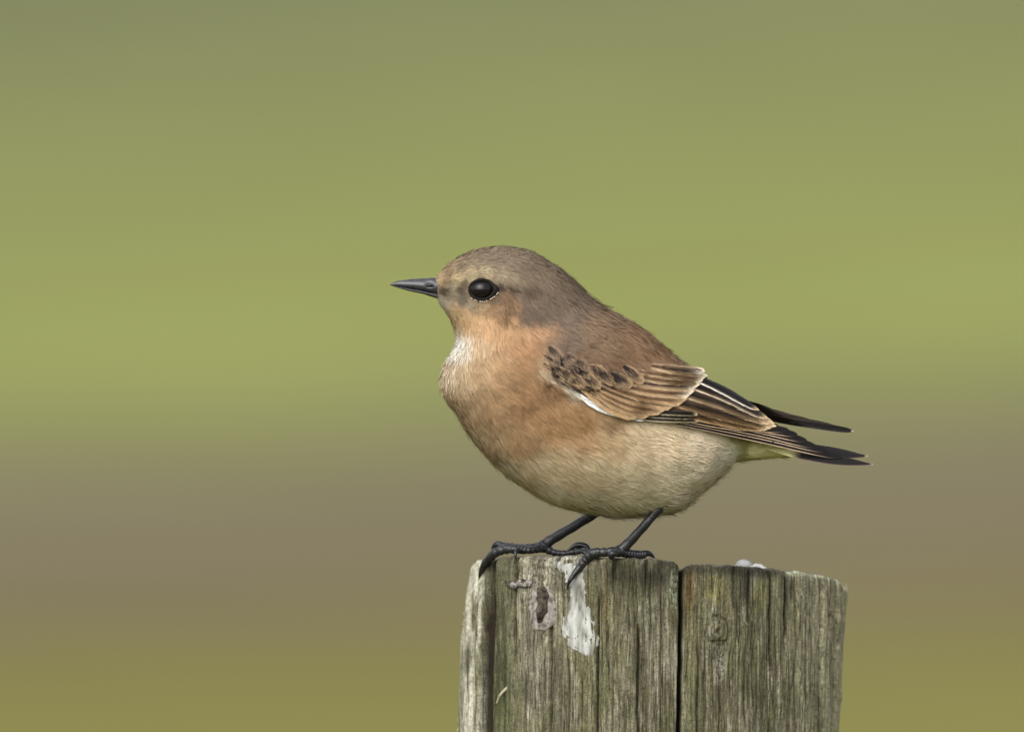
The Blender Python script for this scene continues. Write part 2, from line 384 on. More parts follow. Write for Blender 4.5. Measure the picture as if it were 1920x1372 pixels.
ad = n.new('ShaderNodeMath'); ad.operation = 'ADD'; l.new(nz.outputs['Fac'], ad.inputs[0]); l.new(n3.outputs['Fac'], ad.inputs[1])
rm = n.new('ShaderNodeMapRange'); rm.inputs['From Min'].default_value = 0.7; rm.inputs['From Max'].default_value = 1.3; rm.inputs['To Min'].default_value = 0.45; rm.inputs['To Max'].default_value = 1.5
l.new(ad.outputs[0], rm.inputs['Value'])
# hairline drying cracks running with the grain
mp2 = n.new('ShaderNodeMapping'); mp2.inputs['Scale'].default_value = (1, 1, 0.035); l.new(tc.outputs['Object'], mp2.inputs[0])
n4 = n.new('ShaderNodeTexNoise'); n4.inputs['Scale'].default_value = 520; n4.inputs['Detail'].default_value = 2; l.new(mp2.outputs[0], n4.inputs['Vector'])
sb_ = n.new('ShaderNodeMath'); sb_.operation = 'SUBTRACT'; sb_.inputs[1].default_value = 0.5; l.new(n4.outputs['Fac'], sb_.inputs[0])
ab_ = n.new('ShaderNodeMath'); ab_.operation = 'ABSOLUTE'; l.new(sb_.outputs[0], ab_.inputs[0])
ck = n.new('ShaderNodeMapRange'); ck.inputs['From Min'].default_value = 0.004; ck.inputs['From Max'].default_value = 0.022; ck.inputs['To Min'].default_value = 0.35; ck.inputs['To Max'].default_value = 1.0
l.new(ab_.outputs[0], ck.inputs['Value'])
mu = n.new('ShaderNodeMath'); mu.operation = 'MULTIPLY'; l.new(rm.outputs[0], mu.inputs[0]); l.new(ck.outputs[0], mu.inputs[1])
rm = mu
mx = n.new('ShaderNodeMix'); mx.data_type = 'RGBA'; mx.blend_type = 'MULTIPLY'; mx.inputs['Factor'].default_value = 1
l.new(a.outputs[0], mx.inputs['A']); l.new(rm.outputs[0], mx.inputs['B']); l.new(mx.outputs['Result'], b.inputs['Base Color'])
bp = n.new('ShaderNodeBump'); bp.inputs['Strength'].default_value = 0.8; bp.inputs['Distance'].default_value = 0.0003
l.new(ad.outputs[0], bp.inputs['Height']); l.new(bp.outputs[0], b.inputs['Normal'])
M['wood'] = m
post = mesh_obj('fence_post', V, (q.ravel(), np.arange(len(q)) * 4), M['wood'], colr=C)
tag(post, 'weathered round wooden fence post with algae, cracks and a knot', 'fence post')
post_bvh = BVHTree.FromPolygons([Vector(v) for v in V], [tuple(f) for f in q[: (NC + 320) * NT]])
def ray(bvh, px, py, side=1):
    """depth (px) of the first surface seen at px, py from the front (side=1) or from behind"""
    o = Vector(W(np.float64(px), np.float64(py), np.float64(-900.0 if side == 1 else 900.0)))
    h = bvh.ray_cast(o, Vector((0, 1 if side == 1 else -1, 0)))
    return None if h[0] is None else h[0].y / S
def post_y(px, py):
    y = ray(post_bvh, px, py)
    return y if y is not None else PYC

# ------------------------------------------------------------------ the bird: body
bird = empty('small_bird', tuple(W(np.float64(1090), np.float64(1040), np.float64(30))))
tag(bird, 'small buff and brown songbird with black legs perched on the post', 'bird')
ST = np.array([  # top x,y  bottom x,y  half width
    (817, 521, 822, 560, 15), (829, 511, 829, 571, 30), (850, 492, 838, 583, 43), (887, 473, 848, 600, 53), (940, 465, 855, 620, 59),
    (990, 473, 857, 642, 66), (1033, 496, 850, 662, 78), (1073, 526, 837, 684, 93), (1105, 558, 831, 714, 108), (1140, 582, 838, 744, 121),
    (1180, 605, 858, 774, 130), (1213, 626, 887, 820, 135), (1248, 657, 927, 867, 136), (1278, 682, 977, 907, 134), (1306, 708, 1040, 942, 128),
    (1332, 733, 1115, 958, 118), (1356, 754, 1190, 963, 103), (1376, 771, 1250, 956, 84), (1392, 785, 1300, 927, 62), (1408, 798, 1345, 893, 42),
    (1428, 808, 1370, 866, 28), (1466, 820, 1430, 855, 17), (1515, 838, 1504, 850, 5)], float)
NS = len(ST)
def surf(u, a):
    st = cat(ST, u)
    tx, ty, bx_, by_, w = [st[..., k] for k in range(5)]
    ca, sa = np.cos(a), np.sin(a)
    e = 2 / 2.15
    c = np.sign(ca) * np.abs(ca) ** e; s_ = np.sign(sa) * np.abs(sa) ** e
    px = (tx + bx_) / 2 + (tx - bx_) / 2 * c
    py = (ty + by_) / 2 + (ty - by_) / 2 * c
    yd = -w * s_
    # cheek and scapular fullness, hollow in front of the eye
    bump = 9 * blob(px, py, 1150, 655, 95, 42) + 5 * blob(px, py, 945, 585, 30, 24) - 5 * blob(px, py, 862, 545, 20, 16) + 3 * blob(px, py, 905, 512, 30, 10)
    bump = bump + (fbm(px / 42, py / 42, 15, 2) - 0.5) * 6 * sm(5.5, 8.5, u) * (1 - sm(19, 21, u))
    yd = yd + np.sign(yd) * bump * np.minimum(1, np.abs(yd) / 40)
    return np.stack([px, py, yd], -1)
def surf_n(u, a):
    h = 1e-3
    du = (surf(u + h, a) - surf(u - h, a)) / (2 * h); da = (surf(u, a + h) - surf(u, a - h)) / (2 * h)
    nn = np.cross(du, da); nn /= np.linalg.norm(nn, axis=-1, keepdims=True) + 1e-9
    p = surf(u, a); ctr = surf(u, a * 0 + 0.0) * 0.5 + surf(u, a * 0 + np.pi) * 0.5
    sg = np.sign(np.sum(nn * (p - ctr), -1, keepdims=True)); sg[sg == 0] = 1
    return p, nn * sg, du, np.linalg.norm(np.cross(du, da), axis=-1)

# plumage colours: its pattern over the side view, plus painted undertail glow and belly lift
CP = [  # x, y, radius of influence, sRGB
    (829, 519, 10, (196, 170, 126)), (845, 508, 14, (160, 136, 104)), (872, 492, 18, (146, 128, 104)), (905, 480, 22, (144, 127, 106)), (960, 482, 26, (142, 125, 106)),
    (1020, 510, 28, (130, 112, 95)), (1070, 555, 30, (124, 106, 90)), (985, 520, 20, (134, 117, 99)),
    (862, 519, 9, (200, 178, 136)), (882, 513, 11, (194, 175, 136)), (912, 510, 10, (188, 170, 136)), (940, 518, 11, (172, 154, 128)), (966, 526, 12, (154, 136, 113)),
    (840, 530, 7, (150, 128, 96)), (837, 547, 7, (92, 78, 62)), (850, 540, 7, (164, 154, 132)), (852, 552, 7, (150, 136, 110)), (866, 545, 8, (98, 85, 70)), (872, 563, 8, (120, 107, 88)), (872, 532, 6, (120, 106, 84)),
    (938, 544, 8, (76, 63, 52)), (963, 546, 10, (80, 66, 54)), (1000, 552, 14, (98, 82, 68)), (930, 562, 8, (112, 90, 68)), (950, 560, 10, (122, 92, 66)),
    (930, 585, 12, (158, 120, 82)), (955, 580, 12, (136, 102, 70)), (972, 580, 8, (150, 112, 76)), (950, 605, 12, (158, 118, 78)), (966, 606, 8, (190, 144, 96)), (900, 580, 10, (170, 140, 102)), (885, 574, 8, (170, 152, 122)),
    (1000, 590, 20, (122, 103, 86)), (1030, 600, 24, (122, 103, 86)), (1080, 600, 28, (124, 104, 88)), (990, 610, 12, (128, 106, 86)),
    (832, 572, 8, (226, 214, 190)), (845, 585, 10, (216, 184, 140)), (862, 598, 14, (210, 172, 122)), (885, 610, 18, (210, 166, 114)), (920, 622, 18, (208, 162, 110)), (950, 632, 16, (206, 158, 106)), (856, 620, 8, (224, 200, 160)),
    (985, 630, 14, (196, 148, 100)), (1015, 625, 14, (194, 144, 100)), (1040, 622, 12, (180, 136, 98)), (990, 660, 20, (188, 138, 90)),
    (1026, 706, 7, (212, 186, 148)), (1042, 720, 5, (216, 198, 166)), (1062, 731, 5, (220, 204, 176)), (1082, 740, 7, (238, 230, 214)), (1024, 690, 6, (206, 168, 124)),
    (860, 652, 14, (250, 244, 234)), (852, 668, 13, (246, 236, 220)), (880, 650, 10, (232, 212, 182)), (905, 655, 14, (214, 178, 134)), (870, 672, 10, (240, 224, 202)),
    (842, 705, 20, (232, 208, 174)), (870, 705, 22, (216, 184, 142)), (905, 705, 24, (204, 166, 120)), (945, 700, 24, (196, 152, 104)), (985, 705, 24, (182, 136, 88)),
    (850, 760, 22, (204, 172, 130)), (885, 770, 24, (198, 162, 118)), (930, 765, 28, (190, 148, 100)), (985, 765, 28, (176, 130, 82)), (1030, 745, 22, (168, 124, 78)),
    (895, 830, 22, (188, 160, 116)), (935, 840, 26, (184, 152, 108)), (980, 830, 28, (176, 136, 88)), (1040, 800, 30, (172, 128, 80)), (1090, 800, 26, (170, 126, 78)),
    (1100, 832, 22, (190, 148, 100)), (1150, 800, 18, (160, 126, 84)), (1150, 840, 26, (206, 172, 124)), (950, 890, 24, (206, 188, 150)), (1010, 890, 30, (204, 180, 138)), (1070, 880, 30, (202, 176, 132)),
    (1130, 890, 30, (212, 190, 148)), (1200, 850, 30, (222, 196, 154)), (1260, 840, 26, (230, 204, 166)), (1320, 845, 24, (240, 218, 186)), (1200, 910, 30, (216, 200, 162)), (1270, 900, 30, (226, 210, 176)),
    (1330, 890, 22, (236, 222, 194)), (1040, 935, 26, (226, 214, 182)), (1120, 950, 26, (226, 216, 184)), (1200, 955, 26, (226, 218, 188)), (1270, 945, 22, (228, 220, 192)),  # cream lower belly, its colour raised further to lift the shaded underside
    (1345, 860, 16, (226, 214, 188)), (1372, 850, 14, (214, 210, 180)), (1395, 840, 14, (190, 184, 112)), (1430, 845, 18, (238, 230, 150)), (1480, 847, 18, (226, 218, 130)), (1390, 815, 12, (150, 140, 84)),  # undertail yellow: light through the white tail base, painted into the colour
    (1110, 620, 26, (130, 108, 89)), (1150, 612, 26, (134, 110, 90)), (1140, 650, 26, (130, 106, 85)), (1190, 640, 26, (142, 112, 86)), (1200, 670, 24, (138, 108, 82)), (1240, 670, 24, (146, 114, 86)), (1270, 685, 20, (140, 112, 88)),
    (1080, 650, 22, (122, 100, 82)), (1100, 680, 22, (120, 96, 78)), (1160, 690, 20, (126, 98, 76)), (1300, 700, 18, (140, 114, 90)), (1330, 740, 20, (140, 114, 90))]
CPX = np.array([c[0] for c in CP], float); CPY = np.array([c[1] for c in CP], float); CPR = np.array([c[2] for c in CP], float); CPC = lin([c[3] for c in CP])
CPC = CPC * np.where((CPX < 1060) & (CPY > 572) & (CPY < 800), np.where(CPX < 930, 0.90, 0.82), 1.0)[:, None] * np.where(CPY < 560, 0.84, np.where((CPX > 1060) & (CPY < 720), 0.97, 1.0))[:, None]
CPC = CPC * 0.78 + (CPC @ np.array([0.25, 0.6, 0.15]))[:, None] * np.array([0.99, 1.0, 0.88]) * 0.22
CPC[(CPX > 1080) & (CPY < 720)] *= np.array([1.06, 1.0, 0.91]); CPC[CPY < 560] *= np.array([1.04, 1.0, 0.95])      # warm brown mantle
def plume_col(px, py):
    jx = px + (fbm(px / 9, py / 9, 61, 2) - 0.5) * 12; jy = py + (fbm(px / 9, py / 9, 67, 2) - 0.5) * 12
    d2 = ((jx[:, None] - CPX) ** 2 + (jy[:, None] - CPY) ** 2) / CPR ** 2
    w = 1 / (d2 + 0.12) ** 2.2
    return (w @ CPC) / w.sum(1, keepdims=True)

NU, NA = 150, 72
uu = np.linspace(0, NS - 1, NU); aa = np.linspace(0, 2 * np.pi, NA, endpoint=False)
U, A = np.meshgrid(uu, aa, indexing='ij')
bpx = surf(U.ravel(), A.ravel())
ends = np.array([bpx[:NA].mean(0), bpx[-NA:].mean(0)])
bpx = np.concatenate([bpx, ends])
bq = grid_loops(NU, NA, True)
bl = list(map(tuple, bq)) + [((j + 1) % NA, j, NU * NA) for j in range(NA)] + [((NU - 1) * NA + j, (NU - 1) * NA + (j + 1) % NA, NU * NA + 1) for j in range(NA)]
bodyV = W(bpx[:, 0], bpx[:, 1], bpx[:, 2])
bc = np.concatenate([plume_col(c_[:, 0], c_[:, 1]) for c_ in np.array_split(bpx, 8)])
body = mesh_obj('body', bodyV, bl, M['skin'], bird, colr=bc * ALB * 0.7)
body_bvh = BVHTree.FromPolygons([Vector(v) for v in bodyV], bl)

# ------------------------------------------------------------------ wing surface
HX = [1200, 1250, 1300, 1350, 1400, 1450, 1500, 1600, 1700]
HT = [608, 652, 686, 715, 745, 773, 798, 838, 870]
HH = [150, 130, 108, 88, 70, 60, 52, 44, 40]
HW = [134, 130, 114, 92, 68, 50, 38, 22, 16]
def wing_y(px, py, off=4.5):
    """depth of the folded wing's outer face (near side, negative)"""
    yb = ray(body_bvh, px, py)
    best = (yb - off) if yb is not None and px < 1420 else 0.0
    if px > 1200:
        T, H, Wd = np.interp(px, HX, HT), np.interp(px, HX, HH), np.interp(px, HX, HW)
        k = (py - T - H) / H
        yh = -Wd * math.sqrt(max(0.02, 1 - min(k, 0.55) ** 2)) if k > -1 else -Wd * 0.1
        f = float(sm(1200, 1290, px))
        best = min(best, yh - 2) if f >= 1 else best * (1 - f) + min(best, yh - 2) * f
    return best

def feather(name, parent, pts, hw, cen, fringe, tipc=None, fr=0.3, layer=0.0, side=1, mod=None, shape=(0.55, 1.0), tipround=0.5, camber=0.8, seg=26, cross=13, dark=None, asym=0.0, rag=0.5, lower_only=False, yfn=None, skew=0.0):
    """one feather: a cambered vane on the wing surface, shaft, fringe and ragged edge"""
    pts = np.asarray(pts, float)
    if mod is not None: pts = np.array([mod(*p) for p in pts])
    t = np.linspace(0, 1, seg); ctr = cat(pts, t * (len(pts) - 1))
    tg = np.gradient(ctr, axis=0); tg /= np.linalg.norm(tg, axis=1, keepdims=True)
    nrm = np.stack([-tg[:, 1], tg[:, 0]], 1)            # points down in the picture
    L = np.linalg.norm(np.diff(ctr, axis=0), axis=1).sum()
    wp = (shape[0] + (shape[1] - shape[0]) * sm(0, 0.5, t)) * np.sqrt(np.clip(1 - ((t - (1 - tipround)) / tipround).clip(0, 1) ** 2.2, 0, 1))
    wp = np.maximum(wp, 0.03 if skew == 0 else (0.82 if skew > 0.7 else 0.3))
    us = np.linspace(-1, 1, cross); us = np.sign(us) * np.abs(us) ** 0.62
    Vp, Cc, UV = [], [], []
    cl, fl = lin(cen), lin(fringe); tl = lin(tipc) if tipc is not None else fl
    dl = lin(dark) if dark is not None else cl * 0.6
    sd = random.random() * 90
    for i in range(seg):
        for u in us:
            jag = 1 + min(rag, 1.0) * 0.16 * (float(vn(t[i] * L / 2.2 + sd, u * 2, 3)) - 0.5) * (abs(u) > 0.9)
            x, y = ctr[i] + nrm[i] * hw * wp[i] * (u + asym) * jag + tg[i] * (abs(u) * hw * (0.25 if skew == 0 else 0.0) - skew * u * hw * float(sm(0.35, 1.0, t[i])))
            yd = yfn(x, y, u, t[i]) if yfn else wing_y(x, y) - layer - camber * (1 - u * u) * wp[i] - 1.0 * t[i]
            Vp.append((x, y, yd * side if not yfn else yd))
            v_ = abs(u) if not lower_only else (u if u > 0 else -u * 0.4)
            e = float(sm(1 - fr - min(0.18, fr * 0.5), 1 - fr + min(0.12, fr * 0.4), v_))
            te = float(sm(1 - fr * 8 / max(L / hw, 4), 1.0, t[i]))
            k = dl + (cl - dl) * float(sm(0.06, 0.36, v_))
            if fr < 0.25: e *= 1 - float(sm(0.72, 0.95, t[i]))
            c = k + (fl - k) * e
            c = c + (tl - c) * te * 0.9
            if abs(u) < 0.05: c = c * 0.6
            Cc.append(c * (0.86 + 0.28 * float(vn(t[i] * L / 1.7 - abs(u) * 4 + sd, 1, 9))))
            UV.append((u * hw * 1.0, (t[i] * L - abs(u) * hw * 0.9) + sd * 10))
    Vp = np.array(Vp)
    V = W(Vp[:, 0], Vp[:, 1], Vp[:, 2])
    F = grid_faces(seg, cross); Cc = np.array(Cc); UV = np.array(UV)
    # single barbs on top of the vane: slanted, uneven in tone, some running past the edge
    nb = int(L * 1.5 * max(1, hw / 8)) * (2 if rag >= 0.4 else 0)
    tb = rng.uniform(0.0, 0.94, nb); sb = np.where(rng.random(nb) < 0.5, -1.0, 1.0)
    G = Vp.reshape(seg, cross, 3); GC = Cc.reshape(seg, cross, 3)
    def gs(A_, t_, u_):
        a_ = np.clip(t_, 0, 1) * (seg - 1); b_ = (np.sign(u_) * np.clip(np.abs(u_), 0, 1) ** (1 / 0.62) + 1) / 2 * (cross - 1)
        i_ = np.minimum(a_.astype(int), seg - 2); j_ = np.minimum(b_.astype(int), cross - 2); fa, fb = (a_ - i_)[:, None], (b_ - j_)[:, None]
        return (A_[i_, j_] * (1 - fb) + A_[i_, j_ + 1] * fb) * (1 - fa) + (A_[i_ + 1, j_] * (1 - fb) + A_[i_ + 1, j_ + 1] * fb) * fa
    u0 = rng.uniform(0.0, 0.55, nb); ln = rng.uniform(0.2, 0.5, nb); sl = min(hw * 4.5 / L, 0.35)
    tb = tb * (1 - np.minimum(u0 + ln, 1.0) * sl)
    tone = rng.choice([0.42, 0.62, 0.8, 1.0, 1.15, 1.3], nb)[:, None]; wv = rng.uniform(0.5, 1.0, nb)
    pv_, cv_ = [], []
    for kk, ww in ((0, 1.0), (0.5, 1.0), (1.0, 0.3)):
        uu_ = np.minimum(u0 + ln * kk, 1.0); tt_ = np.minimum(tb + uu_ * sl, 1.0)
        p_ = gs(G, tt_, uu_ * sb); over = np.maximum(u0 + ln * kk - 1.0, 0) * hw * (0.5 + 0.5 * min(rag, 2.4)) * np.interp(tt_, t, wp)
        tg_ = np.stack([np.interp(tt_, t, tg[:, 0]), np.interp(tt_, t, tg[:, 1])], 1); nm_ = np.stack([-tg_[:, 1], tg_[:, 0]], 1)
        p_[:, :2] += (nm_ * sb[:, None] * 0.6 + tg_ * 0.8) * over[:, None]
        p_[:, 2] -= (0.35 + 0.5 * kk * rng.random(nb)) * side
        c_ = gs(GC, tt_, uu_ * sb) * tone
        for s3 in (-1, 1):
            q_ = p_.copy(); q_[:, :2] += tg_ * (s3 * ww * wv)[:, None]; pv_.append(q_); cv_.append(c_)
    pv_ = np.stack(pv_, 1).reshape(-1, 3); cv_ = np.stack(cv_, 1).reshape(-1, 3); o0 = len(Vp)
    for b_ in range(nb):
        z = o0 + b_ * 6; F.append((z, z + 1, z + 3, z + 2)); F.append((z + 2, z + 3, z + 5, z + 4))
    Vp = np.concatenate([Vp, pv_]); Cc = np.concatenate([Cc, cv_]); UV = np.concatenate([UV, np.full((len(pv_), 2), 3.3)])
    V = W(Vp[:, 0], Vp[:, 1], Vp[:, 2])
    return mesh_obj(name, V, F, M['vane'], parent, colr=Cc * ALB, uv=UV)

BUFF, PALE, DARK, BLK = (198, 168, 126), (236, 218, 188), (66, 52, 44), (26, 23, 23)
def build_wing(side):
    rot = None
    # base of the wing under the feathers
    lo = np.array([(1022, 694), (1058, 726), (1100, 745), (1135, 764), (1200, 779), (1300, 794), (1400, 814)], float)
    up = np.array([(1034, 655), (1080, 668), (1150, 694), (1215, 696), (1300, 704), (1375, 748), (1425, 785)], float)
    V, C = [], []
    for i in np.linspace(0, 6, 40):
        l_, u_ = cat(lo, i), cat(up, i)
        for f in np.linspace(0, 1, 10):
            x, y = u_ + (l_ - u_) * f
            V.append((x, y, side * (wing_y(x, y, 3.0) + 1.5)))
    V = np.array(V)
    wing = mesh_obj('wing', W(V[:, 0], V[:, 1], V[:, 2]), grid_faces(40, 10), M['skin'], bird, colr=np.tile(lin((70, 56, 46)) * ALB, (len(V), 1)))
    def F(nm, pts, hw, cen, fr_, **k):
        if side == -1 and nm in ('primary_feather', 'secondary_feather'):      # its duller inner vanes show above the back
            fr_ = (86, 76, 66); k['tipc'] = (196, 186, 170)
        return feather(nm, wing, pts, hw, cen, fr_, side=side, **k)
    # primaries and secondaries: black with a thin pale outer edge
    fl = [([(1270, 792), (1420, 820), (1578, 857)], 8.5), ([(1275, 789), (1420, 814), (1553, 846)], 8), ([(1280, 786), (1415, 808), (1530, 837)], 8),
          ([(1285, 783), (1410, 802), (1512, 826)], 7.5), ([(1290, 780), (1405, 798), (1494, 815)], 7.5)]
    if side == -1:          # the far wing is held higher: its narrow tip shows above the near one
        rot = None
        fl = [([(1300, 748), (1440, 782), (1599, 808)], 7), ([(1300, 742), (1430, 775), (1566, 800)], 6.5), ([(1300, 736), (1420, 769), (1525, 791)], 6.5), ([(1300, 731), (1400, 760), (1488, 782)], 6)]
    for k, (p, hw) in enumerate(fl):
        F('primary_feather', p, hw, BLK, (206, 180, 152), fr=0.15, layer=0.5 + k * 0.8, mod=rot, tipround=0.3, camber=0.8, dark=(20, 18, 19), lower_only=side == 1, tipc=(34, 31, 31), rag=0.2, seg=36)
    for k, p in enumerate([[(1240, 775), (1350, 795), (1478, 806)], [(1245, 770), (1340, 788), (1460, 800)]] if side == 1 else [[(1290, 726), (1370, 750), (1452, 773)]]):
        F('secondary_feather', p, 8, BLK, (206, 176, 142), fr=0.17, layer=4.6 + k * 0.8, mod=rot, tipround=0.3, camber=0.8, lower_only=True, dark=(20, 18, 19), tipc=(34, 31, 31), rag=0.3, seg=34, cross=15)
    # primary coverts
    for k, p in enumerate([[(1150, 774), (1230, 786), (1312, 787)], [(1160, 770), (1235, 780), (1314, 782)], [(1170, 766), (1240, 773), (1308, 776)]]):
        F('primary_covert', p, 5.2, (62, 56, 48), (182, 172, 140), fr=0.36, layer=5.6 + k * 0.8, tipround=0.16, camber=0.8, dark=BLK, lower_only=True, tipc=(214, 204, 166))
    # white feathering along the lower edge of the wing
    F('edge_feather', [(1086, 740), (1110, 757), (1150, 774), (1206, 788)], 6.5, (232, 234, 234), (244, 244, 242), layer=5, tipround=0.7, dark=(220, 222, 222), rag=1.2)
    F('edge_feather', [(1062, 730), (1090, 745), (1120, 758), (1150, 770)], 4.0, (206, 196, 178), (226, 218, 202), layer=4.5, tipround=0.7, dark=(210, 206, 198), rag=1.2)
    # tertials
    tt = [([(1225, 762), (1340, 784), (1440, 805)], 12, (120, 96, 74), (176, 145, 108)), ([(1240, 748), (1345, 772), (1449, 801)], 14, (114, 95, 78), (178, 150, 114)),
          ([(1258, 728), (1352, 757), (1446, 795)], 13, (102, 87, 75), (188, 164, 132)), ([(1270, 712), (1358, 744), (1436, 785)], 10, (70, 60, 54), (232, 212, 184)),
          ([(1284, 700), (1352, 730), (1420, 769)], 8, (48, 44, 44), (238, 228, 212))]
    for k, (p, hw, c, f) in enumerate(tt):
        F('tertial_feather', p, hw, c, f, fr=0.34 if k > 2 else 0.5, layer=6.8 + k * 0.9, skew=0.5, tipround=0.5, lower_only=True, dark=tuple(int(x * 0.62) for x in c), tipc=(206, 180, 142), rag=1.0, seg=38)
    # small dark alula plumes
    for k in range(4):
        x = 1128 + k * 13
        F('alula_feather', [(x, 742 + k * 3), (x + 22, 760 + k * 2), (x + 44, 780 - k * 0.6)], 4.6, (74, 58, 44), (176, 140, 96), fr=0.35, layer=8.5 + k * 0.5, tipround=0.4, dark=BLK, lower_only=True, rag=1.5)
    # greater coverts
    s_ = [(1092, 728), (1106, 732), (1118, 731), (1130, 728), (1142, 724), (1154, 718), (1166, 711), (1178, 703), (1196, 694), (1222, 688)]
    e_ = [(1196, 781), (1218, 778), (1243, 770), (1263, 762), (1281, 752), (1296, 741), (1308, 729), (1316, 718), (1323, 709), (1318, 699)]
    for k in range(10):
        a_, c_ = np.array(s_[k], float), np.array(e_[k], float)
        a_ += rng.normal(0, 2.0, 2); c_ += rng.normal(0, 1.6, 2)
        mid = (a_ + c_) / 2 + np.array([-5, 7 - k * 0.35]) + rng.normal(0, 1.5, 2)
        hw = 11.5 - 0.35 * k + rng.normal(0, 0.8)
        F('greater_covert', [a_, mid, c_], hw, (152, 124, 93) if k < 6 else (148, 124, 98), (180, 151, 114) if k < 5 else (196, 172, 138), fr=0.42, layer=10 + k * 0.65, skew=0.85 if k < 7 else 0.4, tipround=0.10 if k < 7 else 0.2, lower_only=True,
          dark=(104, 79, 57) if k % 3 else (66, 52, 44), tipc=(176, 149, 114) if k < 5 else (216, 202, 178), rag=1.4, seg=32)  # dark line: covert's own centre plus painted shadow of the one above
    # median coverts: black spots with buff rims
    for k, (x, y) in enumerate([(1062, 704), (1080, 712), (1110, 716), (1096, 700), (1138, 708), (1166, 714), (1122, 698), (1190, 704)]):
        jx, jy = random.uniform(-4, 4), random.uniform(-4, 4)
        F('median_covert', [(x - 22 + jx, y - 15 - jy), (x - 4, y - 3), (x + 15 - jx * 0.6, y + 9 + jy)], random.uniform(11, 14.5), (46, 38, 37), (158, 132, 101), fr=0.30, layer=17.5 - k * 0.25, tipround=0.75, dark=(36, 30, 31), tipc=(164, 138, 106), rag=2.2, seg=18)
    for k, (x, y) in enumerate([(1032, 692), (1050, 694), (1062, 684), (1036, 676), (1052, 672), (1078, 690), (1068, 670), (1040, 662), (1090, 684)]):
        jx, jy = random.uniform(-4, 4), random.uniform(-4, 4)
        F('lesser_covert', [(x - 14 + jx, y - 10 - jy), (x - 2, y - 2), (x + 12, y + 7 + jy)], random.uniform(8.5, 12), (84, 70, 62), (130, 110, 92), fr=0.30, layer=15.5 + k * 0.25, tipround=0.75, dark=(58, 48, 44), tipc=(138, 118, 98), rag=2.4, seg=14, cross=7)
    return wing
near_wing = build_wing(1)
far_wing = build_wing(-1)

# ------------------------------------------------------------------ tail
tail = None
tv = []
for i in np.linspace(0, 1, 14):      # core the feathers spring from
    c = np.array([1385 + 75 * i, 812 + 20 * i]); r = 15 * (1 - 0.75 * i)
    for j in range(12):
        a_ = 2 * math.pi * j / 12
        tv.append((c[0] - r * 0.3 * math.cos(a_), c[1] + r * 0.7 * math.cos(a_), r * 1.3 * math.sin(a_)))
tv = np.array(tv)
tail = mesh_obj('tail', W(tv[:, 0], tv[:, 1], tv[:, 2]), grid_faces(14, 12, True), M['skin'], bird, colr=np.tile(lin((210, 205, 160)) * ALB, (len(tv), 1)))  # white base tinted yellow: the glow under the tail is painted in
def tail_feather(y0, y1, base_, tip_, hw, k):
    seg, cross = 34, 9
    t = np.linspace(0, 1, seg)
    cx = base_[0] + (tip_[0] - base_[0]) * t; cy = base_[1] + (tip_[1] - base_[1]) * t + 6 * np.sin(t * math.pi); yd = y0 + (y1 - y0) * t
    wp = (0.45 + 0.55 * sm(0, 0.6, t)) * np.clip(1 - ((t - 0.66) / 0.34).clip(0, 1) ** 1.9, 0, 1); wp = np.maximum(wp, 0.03)
    V, C, UV = [], [], []
    bl_, wh, tp = lin(BLK), lin((206, 200, 140)), lin((232, 222, 204))  # white feather base carries the painted yellow glow
    for i in range(seg):
        for u in np.linspace(-1, 1, cross):
            x = cx[i]; V.append((x, cy[i] + u * hw * wp[i] * 0.62 - 2.0 * (1 - u * u), yd[i] - u * hw * wp[i] * 0.9))
            e = float(sm(0.36, 0.46, t[i] + 0.03 * u)); c = wh + (bl_ - wh) * e
            c = c + (tp - c) * 0.3 * float(sm(0.97, 0.995, t[i])) + (lin((120, 104, 88)) - c) * 0.85 * float(sm(0.85, 1.0, u)) * e
            C.append(c); UV.append((u * hw, t[i] * 240 - abs(u) * hw + k * 31))
    V = np.array(V)
    mesh_obj('tail_feather', W(V[:, 0], V[:, 1], V[:, 2]), grid_faces(seg, cross), M['vane'], tail, colr=np.array(C) * ALB, uv=np.array(UV))
for k in range(8):
    f = k / 7
    tail_feather(-12 + 24 * f, -34 + 62 * f, (1392, 826 - 14 * f), (1637 - 10 * f - 5 * math.sin(f * 3.14), (871 - 4 * f) if k < 4 else 858 - 3 * f), 16, k)

# ------------------------------------------------------------------ plumage: fine barbs over the whole body
def inside(px, py, poly):
    poly = np.asarray(poly, float); r = np.zeros(px.shape, bool)
    x1, y1 = poly[-1]
    for x2, y2 in poly:
        c = ((y1 > py) != (y2 > py)) & (px < (x2 - x1) * (py - y1) / (y2 - y1 + 1e-9) + x1)
        r ^= c; x1, y1 = x2, y2
    return r
WING_IN = [(1034, 668), (1062, 664), (1090, 682), (1130, 694), (1180, 704), (1230, 697), (1285, 700), (1430, 790), (1400, 810), (1300, 788), (1200, 774), (1130, 756), (1090, 738), (1050, 718), (1030, 696)]
def sample_uv(N):
    g_u = np.linspace(0.15, NS - 1.02, 260); g_a = np.linspace(0, 2 * np.pi, 120, endpoint=False)
    Ug, Ag = np.meshgrid(g_u, g_a, indexing='ij'); Ug, Ag = Ug.ravel(), Ag.ravel()
    p, nn, du, ar = surf_n(Ug, Ag)
    dens = 1 + 2.2 * (1 - sm(4.5, 7.5, Ug)) + 0.5 * sm(19, 20.5, Ug)
    pr = ar * dens; pr /= pr.sum()
    k = rng.choice(len(Ug), N, p=pr)
    return np.clip(Ug[k] + rng.uniform(-.5, .5, N) * (g_u[1] - g_u[0]), 0.1, NS - 1.02), Ag[k] + rng.uniform(-.5, .5, N) * (g_a[1] - g_a[0])
NST = 300000
su, sa_ = sample_uv(NST)
P, Nn, DU, _ = surf_n(su, sa_)
DU /= np.linalg.norm(DU, axis=1, keepdims=True) + 1e-9
